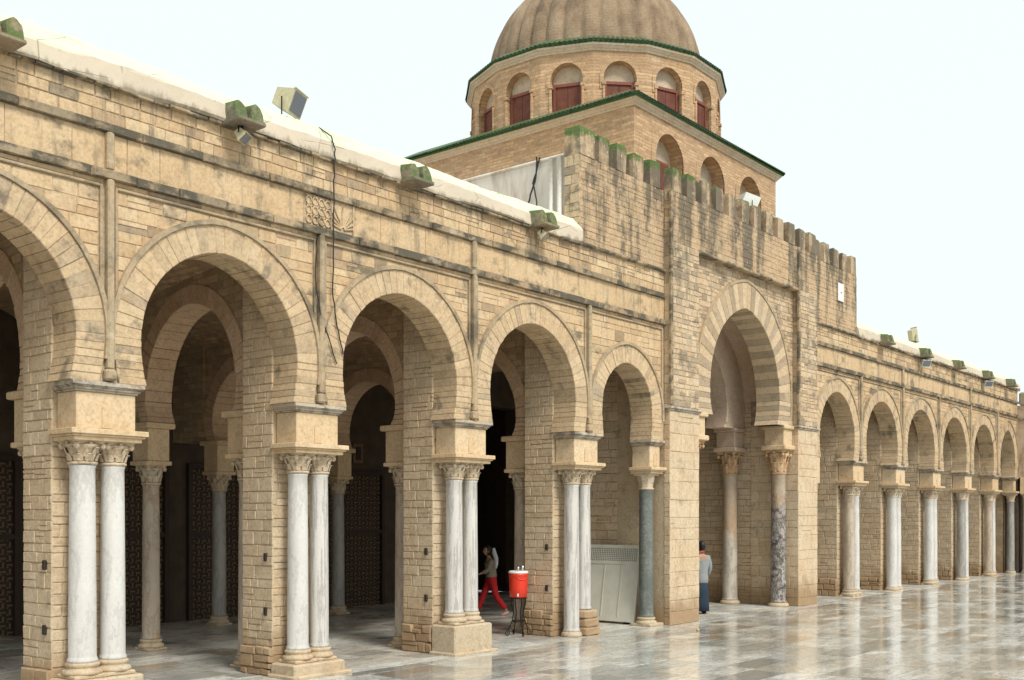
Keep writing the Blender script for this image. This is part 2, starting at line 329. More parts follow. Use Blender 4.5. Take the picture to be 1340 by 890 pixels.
M['jacket'] = plain('olive_grey_jacket', (0.24, 0.21, 0.155), 0.85, noise=0.15)
M['scarf'] = plain('white_scarf', (0.62, 0.64, 0.66), 0.85)
M['tunic'] = plain('grey_tunic', (0.27, 0.28, 0.28), 0.85, noise=0.1)
M['denim'] = plain('dark_blue_skirt', (0.018, 0.032, 0.055), 0.85, noise=0.15)
M['shoe'] = plain('dark_shoe', (0.03, 0.028, 0.03), 0.5)
M['pinkshoe'] = plain('pale_shoe', (0.45, 0.30, 0.28), 0.5)
M['orange'] = plain('rust_scarf', (0.34, 0.10, 0.05), 0.85)

# ------------------------------------------------------------------ mesh builder
class MB:
    def __init__(s): s.v = []; s.f = []; s.r = []; s.sm = []
    def add(s, vs, fs, rnd=0.5, smooth=False):
        o = len(s.v); s.v += [tuple(v) for v in vs]
        for f in fs: s.f.append([o + i for i in f]); s.r.append(rnd); s.sm.append(smooth)
    def box(s, x0, x1, y0, y1, z0, z1, rnd=0.5, bev=0.0):
        if bev <= 0:
            vs = [(x, y, z) for z in (z0, z1) for y in (y0, y1) for x in (x0, x1)]
            s.add(vs, [(0, 2, 3, 1), (4, 5, 7, 6), (0, 1, 5, 4), (2, 6, 7, 3), (0, 4, 6, 2), (1, 3, 7, 5)], rnd)
        else:
            b = bev; rings = []
            def ring(z, i): return [(x0 + i, y0 + i, z), (x1 - i, y0 + i, z), (x1 - i, y1 - i, z), (x0 + i, y1 - i, z)]
            # vertical edges kept sharp-ish, horizontal ones bevelled, corners clipped
            def oct8(z, i):
                return [(x0 + i + b, y0 + i, z), (x1 - i - b, y0 + i, z), (x1 - i, y0 + i + b, z), (x1 - i, y1 - i - b, z),
                        (x1 - i - b, y1 - i, z), (x0 + i + b, y1 - i, z), (x0 + i, y1 - i - b, z), (x0 + i, y0 + i + b, z)]
            vs = oct8(z0, b) + oct8(z0 + b, 0) + oct8(z1 - b, 0) + oct8(z1, b)
            fs = [tuple(reversed(range(8))), tuple(range(24, 32))]
            for k in range(3):
                for i in range(8):
                    j = (i + 1) % 8; fs.append((k * 8 + i, k * 8 + j, k * 8 + 8 + j, k * 8 + 8 + i))
            s.add(vs, fs, rnd)
    def prism(s, poly, a, b, axis='y', rnd=0.5):
        """poly in (u,z); extruded along y (axis 'y') or x (axis 'x'; u is then y)"""
        n = len(poly)
        if axis == 'y': P = lambda u, z, d: (u, d, z)
        else: P = lambda u, z, d: (d, u, z)
        vs = [P(u, z, a) for u, z in poly] + [P(u, z, b) for u, z in poly]
        tris = tessellate_polygon([[Vector((u, z, 0)) for u, z in poly]])
        area = sum(poly[i][0] * poly[(i + 1) % n][1] - poly[(i + 1) % n][0] * poly[i][1] for i in range(n))
        fs = []
        for t in tris:
            A, B_, C_ = [Vector((*poly[i], 0)) for i in t]
            ccw = (B_ - A).cross(C_ - A).z > 0
            t = tuple(t) if ccw else tuple(reversed(t))
            front = t if axis == 'y' else tuple(reversed(t))
            fs.append(front); fs.append(tuple(n + i for i in reversed(front)))
        for i in range(n):
            j = (i + 1) % n
            q = (i, n + i, n + j, j)
            if (area > 0) != (axis == 'y'): q = tuple(reversed(q))
            fs.append(q)
        s.add(vs, fs, rnd)
    def lathe(s, prof, cx=0, cy=0, n=20, rnd=0.5, smooth=True, cap=True):
        vs = []
        for r, z in prof:
            for i in range(n):
                a = 2 * math.pi * i / n; vs.append((cx + r * math.cos(a), cy + r * math.sin(a), z))
        fs = []
        for k in range(len(prof) - 1):
            for i in range(n):
                j = (i + 1) % n; fs.append((k * n + i, k * n + j, (k + 1) * n + j, (k + 1) * n + i))
        s.add(vs, fs, rnd, smooth)
        if cap:
            o = len(s.v) - len(vs)
            s.f.append([o + i for i in reversed(range(n))]); s.r.append(rnd); s.sm.append(False)
            s.f.append([o + (len(prof) - 1) * n + i for i in range(n)]); s.r.append(rnd); s.sm.append(False)
    def tube(s, pts, rad, n=8, rnd=0.5):
        pts = [Vector(p) for p in pts]; vs = []; m = len(pts)
        rads = rad if isinstance(rad, (list, tuple)) else [rad] * m
        prev = None
        for i, p in enumerate(pts):
            d = (pts[min(i + 1, m - 1)] - pts[max(i - 1, 0)]).normalized()
            up = prev if prev and abs(prev.dot(d)) < 0.95 else (Vector((0, 0, 1)) if abs(d.z) < 0.9 else Vector((1, 0, 0)))
            a = d.cross(up).normalized(); b = a.cross(d).normalized(); prev = b
            for k in range(n):
                t = 2 * math.pi * k / n; vs.append(p + (a * math.cos(t) + b * math.sin(t)) * rads[i])
        fs = []
        for i in range(m - 1):
            for k in range(n):
                j = (k + 1) % n; fs.append((i * n + k, i * n + j, (i + 1) * n + j, (i + 1) * n + k))
        s.add(vs, fs, rnd, True)
        o = len(s.v) - len(vs)
        s.f.append([o + i for i in range(n)]); s.r.append(rnd); s.sm.append(False)
        s.f.append([o + (m - 1) * n + i for i in reversed(range(n))]); s.r.append(rnd); s.sm.append(False)
    def ball(s, c, r, sx=1, sy=1, sz=1, n=12, m=8, rnd=0.5):
        vs = []; fs = []
        for k in range(m + 1):
            ph = math.pi * k / m - math.pi / 2
            for i in range(n):
                a = 2 * math.pi * i / n
                vs.append((c[0] + r * sx * math.cos(ph) * math.cos(a), c[1] + r * sy * math.cos(ph) * math.sin(a), c[2] + r * sz * math.sin(ph)))
        for k in range(m):
            for i in range(n):
                j = (i + 1) % n; fs.append((k * n + i, k * n + j, (k + 1) * n + j, (k + 1) * n + i))
        s.add(vs, fs, rnd, True)
    def xform(s, mat, start=0):
        for i in range(start, len(s.v)): s.v[i] = tuple(mat @ Vector(s.v[i]))
    def mesh(s, name, origin):
        me = bpy.data.meshes.new(name)
        ox, oy, oz = origin
        me.from_pydata([(x - ox, y - oy, z - oz) for x, y, z in s.v], [], s.f)
        me.polygons.foreach_set('use_smooth', s.sm)
        a = me.attributes.new('rnd', 'FLOAT', 'FACE'); a.data.foreach_set('value', s.r)
        me.update(); return me

WP = {}     # world position of every object made here
def link(name, me, origin, mat, parent=None):
    o = bpy.data.objects.new(name, me); C.objects.link(o)
    if mat is not None: me.materials.append(mat)
    WP[o.name] = Vector(origin)
    if parent is not None:
        o.parent = parent; o.location = Vector(origin) - WP[parent.name]
    else: o.location = origin
    return o
def build(name, mb, mat, parent=None, origin=None, kind=None, label=None):
    if origin is None:
        xs = [v[0] for v in mb.v]; ys = [v[1] for v in mb.v]; zs = [v[2] for v in mb.v]
        origin = ((min(xs) + max(xs)) / 2, (min(ys) + max(ys)) / 2, min(zs))
    o = link(name, mb.mesh(name, origin), origin, mat, parent)
    if kind: o['kind'] = kind
    if label: o['label'] = label
    return o
def thing(name, label, cat, loc, group=None):
    o = bpy.data.objects.new(name, None); C.objects.link(o); o.location = loc; WP[o.name] = Vector(loc)
    o.empty_display_size = 0.3
    o['label'] = label; o['category'] = cat
    if group: o['group'] = group
    return o
def tag(o, label, cat, group=None):
    o['label'] = label; o['category'] = cat
    if group: o['group'] = group
    return o

# ------------------------------------------------------------------ projection (only to rank which stones show largest)
FW = Vector((math.cos(AZ), math.sin(AZ), 0)); RT = Vector((math.sin(AZ), -math.cos(AZ), 0))
def project(p):
    d = Vector(p) - CAM; z = d.dot(FW)
    if z < 0.5: return None
    return 670 + 1414 * d.dot(RT) / z, 677 - 1414 * d.z / z, z
def shown(vs):
    xs = []; ys = []
    for v in vs:
        q = project(v)
        if q is None: return 0
        xs.append(q[0]); ys.append(q[1])
    if max(xs) < 0 or min(xs) > 1340 or max(ys) < 0 or min(ys) > 890: return 0
    return (max(xs) - min(xs)) * (max(ys) - min(ys))

# ------------------------------------------------------------------ stones
def polystone(poly, frame, proud=0.0, depth=0.03, bev=0.007, jit=0.0045):
    """poly: 2-D polygon CCW seen from outside; frame(u,v,d)->3-D with d = outwards"""
    n = len(poly); cu = sum(p[0] for p in poly) / n; cv = sum(p[1] for p in poly) / n
    P = [(u + random.uniform(-jit, jit), v + random.uniform(-jit, jit)) for u, v in poly]
    ins = []
    for u, v in P:
        du, dv = cu - u, cv - v; L = math.hypot(du, dv) or 1
        k = min(bev * 1.4, L * 0.3) / L; ins.append((u + du * k, v + dv * k))
    t = random.uniform(-0.004, 0.004)
    vs = [frame(u, v, proud + t + random.uniform(-jit, jit) * 0.5) for u, v in ins] + [frame(u, v, proud + t - bev) for u, v in P] + [frame(u, v, proud - depth) for u, v in P]
    fs = [tuple(range(n))]
    for i in range(n):
        j = (i + 1) % n
        fs.append((i, n + i, n + j, j)); fs.append((n + i, 2 * n + i, 2 * n + j, n + j))
    return vs, fs
def clip(poly, nx, ny, d):
    """keep the side where n.p >= d"""
    out = []
    for i in range(len(poly)):
        a, b = poly[i], poly[(i + 1) % len(poly)]
        da, db = a[0] * nx + a[1] * ny - d, b[0] * nx + b[1] * ny - d
        if da >= 0: out.append(a)
        if (da >= 0) != (db >= 0):
            t = da / (da - db); out.append((a[0] + (b[0] - a[0]) * t, a[1] + (b[1] - a[1]) * t))
    return out
def parea(p):
    return 0.5 * abs(sum(p[i][0] * p[(i + 1) % len(p)][1] - p[(i + 1) % len(p)][0] * p[i][1] for i in range(len(p)))) if len(p) > 2 else 0
def rows(u0, u1, v0, v1, rh, wr, gap=0.012, rjit=0.36):
    """irregular coursed masonry as rectangles"""
    out = []; v = v0
    n = max(1, round((v1 - v0) / rh)); hs = [random.uniform(1 - rjit, 1 + rjit) for _ in range(n)]
    k = (v1 - v0) / sum(hs)
    for h in hs:
        h *= k; u = u0 - random.uniform(0, wr[0]) * 0.6
        while u < u1 - 0.01:
            w = random.uniform(*wr)
            a, b = max(u, u0), min(u + w, u1)
            if u1 - b < wr[0] * 0.45: b = u1
            if b - a > wr[0] * 0.3:
                g = gap / 2; s1 = random.uniform(-1, 1) * gap * 0.5
                if h > 0.12 and h < 0.26 and random.random() < 0.13:
                    m_ = v + h * random.uniform(0.4, 0.6); mm = (a + b) / 2 + random.uniform(-.05, .05)
                    out.append([(a + g, v + g), (b - g, v + g), (b - g, m_ - g), (a + g, m_ - g)])
                    out.append([(a + g, m_ + g), (b - g, m_ + g), (b - g, v + h - g), (a + g, v + h - g)])
                else:
                    out.append([(a + g, v + g), (b - g, v + g + s1 * 0.4), (b - g, v + h - g), (a + g, v + h - g + s1 * 0.4)])
            u = b if b == u1 else u + w
        v += h
    return out

class Pile:
    """pieces of one name on one thing: the 300 that show largest become parts, the rest one 'stuff' part"""
    def __init__(s, name, mat, limit=300): s.name = name; s.mat = mat; s.items = []; s.limit = limit
    def add(s, vf, parent, rnd=None, mat=None):
        s.items.append((shown(vf[0]), vf, parent, random.random() if rnd is None else rnd, mat or s.mat))
    def flush(s, rest_parent, rest_name):
        it = sorted(s.items, key=lambda a: -a[0])
        keep = [a for a in it[:s.limit] if a[0] > 12]
        rest = it[len(keep):]
        for sz, (vs, fs), par, rn, mat in keep:
            mb = MB(); mb.add(vs, fs, rn); build(s.name, mb, mat, par)
        by = {}
        for sz, (vs, fs), par, rn, mat in rest:
            by.setdefault(mat.name, (mat, MB()))[1].add(vs, fs, rn)
        for mat, mb in by.values():
            build(rest_name, mb, mat, rest_parent, kind='stuff')

fxz = lambda y: (lambda u, v, d: (u, y - d, v))            # wall facing -Y
fside = lambda x: (lambda u, v, d: (x - d, -u, v))         # wall facing -X, u = -y so CCW stays outward
fsidep = lambda x: (lambda u, v, d: (x + d, u, v))         # wall facing +X
fback = lambda y: (lambda u, v, d: (-u, y + d, v))         # wall facing +Y
ftop = lambda z: (lambda u, v, d: (u, v, z + d))

# ------------------------------------------------------------------ arches
class Arch:
    """slightly pointed horseshoe arch: half width, springing, apex, ring width"""
    def __init__(s, c, half, zs, zc, za, ring, ret):
        s.c, s.h, s.zs, s.zc, s.za, s.w, s.ret = c, half, zs, zc, za, ring, ret
        rise = za - zc; s.e = max(0.0, (rise * rise - half * half) / (2 * half)); s.R = half + s.e
    def side(s, n, off=0.0):
        """right half from springing to apex, offset outwards by off; n segments; includes both ends"""
        Ro = s.R + off; pts = []
        nb = max(2, int(n * 0.28)); d = s.zc - s.zs
        for i in range(nb):
            t = 1 - i / nb; pts.append((s.h + off - s.ret * t * t, s.zc - d * t))
        ph1 = math.acos(min(1, s.e / Ro)); nt = n - nb
        for i in range(nt + 1):
            ph = ph1 * i / nt; pts.append((Ro * math.cos(ph) - s.e, s.zc + Ro * math.sin(ph)))
        return pts
    def full(s, n, off=0.0):
        r = s.side(n, off); return [(s.c - x, z) for x, z in r] + [(s.c + x, z) for x, z in reversed(r[:-1])]   # left springing -> apex -> right
    def clip(s, poly, m=0.03):
        cu = sum(p[0] for p in poly) / len(poly); cz = sum(p[1] for p in poly) / len(poly)
        sg = 1 if cu >= s.c else -1; Rr = s.R + s.w - m
        if abs(cu - s.c) > s.h + s.w + 0.7 or cz > s.za + s.w + 0.6: return poly
        # every vertex outside?
        ox = s.c - sg * s.e
        if cz < s.zc:
            return clip(poly, sg, 0, sg * s.c + s.h + s.w - m - s.ret * 0.5)
        far = max(poly, key=lambda p: math.hypot(p[0] - ox, p[1] - s.zc))
        tx, tz = (cu, cz) if math.hypot(cu - ox, cz - s.zc) > Rr else far
        L = math.hypot(tx - ox, tz - s.zc)
        if L < Rr: return []
        nx, nz = (tx - ox) / L, (tz - s.zc) / L
        return clip(poly, nx, nz, nx * ox + nz * s.zc + Rr)

def voussoirs(a, n, y0, y1, pile, parent, mats=None, axis='y', proud=0.010):
    ins = a.side(n, -proud); outs = a.side(n, a.w)
    for sg in (-1, 1):
        for i in range(n):
            g = 0.008
            def lerp(p, q, t): return (p[0] + (q[0] - p[0]) * t, p[1] + (q[1] - p[1]) * t)
            L = math.hypot(ins[i + 1][0] - ins[i][0], ins[i + 1][1] - ins[i][1]) or 1; t = min(0.2, g / 2 / L)
            L2 = math.hypot(outs[i + 1][0] - outs[i][0], outs[i + 1][1] - outs[i][1]) or 1; t2 = min(0.2, g / 2 / L2)
            q = [lerp(ins[i], ins[i + 1], t), lerp(outs[i], outs[i + 1], t2), lerp(outs[i], outs[i + 1], 1 - t2), lerp(ins[i], ins[i + 1], 1 - t)]
            q = [(a.c + sg * x, z) for x, z in q]
            q = [(x + random.uniform(-1, 1) * .003, z + random.uniform(-1, 1) * .003) for x, z in q]
            if sg < 0: q = [q[0], q[3], q[2], q[1]]
            f = random.uniform(-0.006, 0.006); b = 0.010
            cu = sum(p[0] for p in q) / 4; cz = sum(p[1] for p in q) / 4
            def sh(p):
                dx, dz = cu - p[0], cz - p[1]; l = math.hypot(dx, dz); return (p[0] + dx / l * b, p[1] + dz / l * b)
            if axis == 'y': P = lambda p, d: (p[0], d, p[1])
            else: P = lambda p, d: (d, p[0], p[1])
            vs = [P(sh(p), y0 + f) for p in q] + [P(p, y0 + f + b) for p in q] + [P(p, y1) for p in q]
            fs = [(0, 1, 2, 3)] + [(k, 4 + k, 4 + (k + 1) % 4, (k + 1) % 4) for k in range(4)] + [(4 + k, 8 + k, 8 + (k + 1) % 4, 4 + (k + 1) % 4) for k in range(4)] + [(11, 10, 9, 8)]
            if axis != 'y': fs = [tuple(reversed(x)) for x in fs]
            m = None
            if mats: m = mats[i % len(mats)]
            pile.add((vs, fs), parent, None, m)

def band(a, n, o0, o1, y0, y1, axis='y', start=0.0):
    """moulding following the arch between offsets o0 and o1"""
    mb = MB()
    outer = [p for p in a.full(n, o1) if p[1] >= start]; inner = [p for p in a.full(n, o0) if p[1] >= start]
    if len(outer) != len(inner):
        m = min(len(outer), len(inner)); k = (len(outer) - m) // 2; outer = outer[k:k + m]; k = (len(inner) - m) // 2; inner = inner[k:k + m]
    for i in range(len(outer) - 1):
        q = [inner[i], inner[i + 1], outer[i + 1], outer[i]]
        if axis == 'y': P = lambda p, d: (p[0], d, p[1])
        else: P = lambda p, d: (d, p[0], p[1])
        dd = 0.3 * (o1 - o0)
        vs = [P(p, y0) for p in q] + [P(p, y1) for p in q]
        fs = [(0, 1, 2, 3), (7, 6, 5, 4), (0, 4, 5, 1), (2, 6, 7, 3)]
        if i == 0: fs.append((3, 7, 4, 0))
        if i == len(outer) - 2: fs.append((1, 5, 6, 2))
        if axis == 'y': fs = [tuple(reversed(x)) for x in fs]
        mb.add(vs, fs, 0.5)
    return mb

# ------------------------------------------------------------------ columns
def capital_mb(h, r, wtop, kind='leafy', seed=0):
    """capital with neck at z=0 and top at z=h, centred on 0,0"""
    rs = random.Random(seed); mb = MB()
    mb.lathe([(r * 1.00, 0), (r * 1.16, 0.012), (r * 1.16, 0.035), (r * 1.02, 0.045)], n=18)
    if kind == 'plain':
        mb.lathe([(r, 0.04), (r * 1.05, h * 0.35), (r * 1.25, h * 0.65), (wtop * 0.95, h * 0.88)], n=8, smooth=False)
        mb.box(-wtop, wtop, -wtop, wtop, h * 0.88, h, bev=0.01)
        return mb
    mb.lathe([(r * 0.98, 0.04), (r * 1.02, h * 0.4), (r * 1.18, h * 0.7), (r * 1.5, h * 0.86)], n=18)
    def leaf(a, z0, z1, r0, out, w):
        ca, sa = math.cos(a), math.sin(a); vs = []; fs = []; n = 5
        for i in range(n):
            t = i / (n - 1)
            rr = r0 + out * (t ** 2.2); z = z0 + (z1 - z0) * (math.sin(t * math.pi * 0.62) / math.sin(math.pi * 0.62) if t > 0.6 else t * 1.05)
            ww = w * (0.75 + 0.5 * math.sin(math.pi * min(1, t * 1.1))) * (1 - 0.45 * t * t)
            for s_, bulge in ((-1, 0), (-0.45, 0.008), (0, 0.016), (0.45, 0.008), (1, 0)):
                x = rr + bulge; y = s_ * ww
                vs.append((x * ca - y * sa, x * sa + y * ca, z + (-0.006 if abs(s_) == 1 else 0)))
        for i in range(n - 1):
            for j in range(4):
                q = i * 5 + j; fs.append((q, q + 1, q + 6, q + 5)); fs.append((q + 5, q + 6, q + 1, q))
        mb.add(vs, fs, rs.random(), False)
    for k in range(8):
        leaf(k * math.pi / 4, 0.05, h * 0.46, r * 1.06, r * 0.34, r * 0.36)
        leaf(k * math.pi / 4 + math.pi / 8, 0.10, h * 0.72, r * 1.08, r * 0.50, r * 0.30)
    for k in range(4):
        a = math.pi / 4 + k * math.pi / 2
        leaf(a, h * 0.5, h * 0.90, r * 1.15, wtop * 1.28 - r * 1.2, r * 0.26)
        R_ = wtop * 1.22
        mb.ball((R_ * math.cos(a), R_ * math.sin(a), h * 0.80), r * 0.26, 1, 1, 1.1, 8, 6)
        b = k * math.pi / 2
        mb.ball((wtop * 0.98 * math.cos(b), wtop * 0.98 * math.sin(b), h * 0.90), r * 0.17, 1, 1, 1.2, 8, 6)
        for dd in (-0.38, 0.38):
            mb.ball((wtop * 0.98 * math.cos(b + dd), wtop * 0.98 * math.sin(b + dd), h * 0.80), r * 0.15, 1, 1, 1.1, 6, 5)
    pts = []                                     # abacus with hollow sides
    for k in range(4):
        a0 = math.pi / 4 + k * math.pi / 2
        for t in (-0.10, 0.10): pts.append((wtop * 1.40 * math.cos(a0 + t), wtop * 1.40 * math.sin(a0 + t)))
        for t in (0.35, 0.65):
            q = a0 + t * math.pi / 2; pts.append((wtop * 0.98 * math.cos(q), wtop * 0.98 * math.sin(q)))
    for (zA, zB, sc) in ((h * 0.885, h * 0.94, 0.93), (h * 0.945, h, 1.0)):
        n = len(pts); vs = [(x * sc, y * sc, zA) for x, y in pts] + [(x * sc, y * sc, zB) for x, y in pts]
        fs = [tuple(reversed(range(n))), tuple(range(n, 2 * n))] + [(i, (i + 1) % n, n + (i + 1) % n, n + i) for i in range(n)]
        mb.add(vs, fs, 0.5)
    return mb
_caps = {}
def put_shared(key, maker, name, mat, parent, loc, rot=0.0):
    kk = (key, mat.name)
    if kk not in _caps: _caps[kk] = maker().mesh(name, (0, 0, 0)); _caps[kk].materials.append(mat)
    o = bpy.data.objects.new(name, _caps[kk]); C.objects.link(o); WP[o.name] = Vector(loc)
    o.parent = parent; o.location = Vector(loc) - WP[parent.name]; o.rotation_euler.z = rot
    return o
def column(parent, x, y, z0, ztop, r, mat, cap='leafy', base='attic', plinth=0.0, hcap=0.29, wtop=None, capmat=None, label=None, basemat=None, seed=0, lean=0.0):
    """shaft mesh is the part 'column'; capital, base, plinth its sub-parts"""
    bh = {'attic': 0.19, 'low': 0.10, 'none': 0.0, 'rough': 0.5}[base]
    zb = z0 + plinth + bh; zc = ztop - hcap
    wtop = wtop or r * 1.25
    mb = MB(); prof = []; N = 9
    prof.append((r * 1.12, zb)); prof.append((r * 1.12, zb + 0.03)); prof.append((r * 1.03, zb + 0.06))
    for i in range(N + 1):
        t = i / N; prof.append((r * (1.02 - 0.10 * t ** 1.5), zb + 0.07 + (zc - zb - 0.11) * t))
    prof.append((r * 0.99, zc - 0.02)); prof.append((r * 0.99, zc))
    mb.lathe(prof, x, y, 28)
    o = build('column', mb, mat, parent, origin=(x, y, zb))
    if label: o['label'] = label
    put_shared(('cap', cap, seed % 3, round(hcap, 2), round(r, 3), round(wtop, 3)), lambda: capital_mb(hcap, r * 0.95, wtop, cap, seed), 'capital', capmat or M['capital'], o, (x, y, zc), (seed % 4) * math.pi / 2)
    bm_ = basemat or M['base']; zp = z0 + plinth
    b = MB()
    if base == 'attic':
        b.lathe([(r * 1.42, zp + .045), (r * 1.50, zp + 0.07), (r * 1.42, zp + 0.10), (r * 1.20, zp + 0.115), (r * 1.16, zp + 0.135), (r * 1.28, zp + 0.15), (r * 1.26, zp + 0.178), (r * 1.12, zp + 0.19)], x, y, 24)
        b.box(x - r * 1.34, x + r * 1.34, y - r * 1.34, y + r * 1.34, zp, zp + 0.048, bev=0.012)
    elif base == 'low':
        b.lathe([(r * 1.34, zp), (r * 1.38, zp + 0.03), (r * 1.30, zp + 0.07), (r * 1.12, zp + 0.10)], x, y, 24)
    elif base == 'rough':
        w = r * 1.5
        for k in range(3):
            a0 = zp + k * 0.165; ww = w * (1.12 - 0.06 * k)
            st = len(b.v); b.box(x - ww, x + ww, y - ww, y + ww, a0, a0 + 0.163, bev=0.03)
            for i in range(st, len(b.v)):
                v = b.v[i]; b.v[i] = (v[0] + random.uniform(-.02, .02), v[1] + random.uniform(-.02, .02), v[2])
    if b.v: build('base', b, bm_, o)
    return o
def impost(parent, x0, x1, y0, y1, zs, top=0.12, box_bot=3.36, slab_bot=3.22, over=0.085, bm=None):
    """upper slab, block and lower slab between capitals and arch"""
    mb = MB()
    mb.box(x0 + over, x1 - over, y0 + over, y1, box_bot, zs - top, rnd=random.random(), bev=0.012)
    o = build('impost_block', mb, bm or M['impost'], parent)
    mb = MB(); z = zs - top                                    # moulded upper slab: cavetto + fillet
    for (a, b, k) in ((z, z + 0.025, 0.065), (z + 0.025, z + 0.055, 0.04), (z + 0.055, z + 0.07, 0.02), (z + 0.07, zs, 0.0)):
        mb.box(x0 + k, x1 - k, y0 + k, y1 + 0.001, a, b, rnd=random.random(), bev=0.004)
    build('upper_slab', mb, M['slab'], o)
    mb = MB(); ex = 0.03
    for (a, b, k) in ((slab_bot, slab_bot + 0.05, 0.06), (slab_bot + 0.05, slab_bot + 0.075, 0.03), (slab_bot + 0.075, box_bot, 0.0)):
        mb.box(x0 + k - ex, x1 - k + ex, y0 + k - ex, y1 + 0.002, a, b, rnd=random.random(), bev=0.006)
    build('lower_slab', mb, M['impost'], o)
    mb = MB(); xc = (x0 + x1) / 2; w = 0.065                   # little arched panel cut in the front of the block
    pts = [(xc - w, box_bot + 0.02)] + [(xc + w * math.cos(math.pi - t * math.pi / 6), box_bot + 0.24 + w * math.sin(math.pi - t * math.pi / 6)) for t in range(7)] + [(xc + w, box_bot + 0.02)]
    pts = list(reversed(pts))
    mb.prism(pts, y0 + over - 0.012, y0 + over + 0.01, 'y', 0.2); build('carved_panel', mb, bm or M['impost'], o)
    return o

# =================================================================== ARCADE BUILDER
Z_SPR, Z_CEN, Z_APX, RING = 3.93, 4.50, 5.81, 0.36
Z_LS0, Z_LS1 = 6.39, 6.50      # lower string course
Z_US0, Z_US1 = 6.96, 7.06      # upper string course
Z_COP = 7.53
PIER_Y0, PIER_Y1 = 0.49, 1.20
def coping_profile():
    return [(0.55, 7.53), (-0.08, 7.53), (-0.095, 7.56), (-0.075, 7.76), (-0.055, 7.79), (0.16, 8.02), (0.20, 8.04), (0.55, 8.06)]
def make_spout(parent, x):
    mb = MB()
    mb.box(x - 0.22, x + 0.22, -0.42, -0.075, 7.50, 7.56, bev=0.015)
    o = build('water_spout', mb, M['spout'], parent)
    for s_ in (-1, 1):
        m = MB(); c = x + s_ * 0.115; w = 0.095; prof = []
        pts = [(c - w, 7.562)] + [(c + w * 1.0 * math.cos(math.pi - t * math.pi / 8), 7.70 + 0.13 * math.sin(math.pi - t * math.pi / 8)) for t in range(9)] + [(c + w, 7.562)]
        m.prism(list(reversed(pts)), -0.36 - 0.02 * s_, -0.01, 'y')
        for i, v in enumerate(m.v):                       # nose slopes
            if v[1] < -0.2: m.v[i] = (v[0], v[1] + (v[2] - 7.56) * 0.22, v[2] - 0.03 + random.uniform(-.01, .01))
        build('spout_cheek', m, M['spout'], o)
    return o

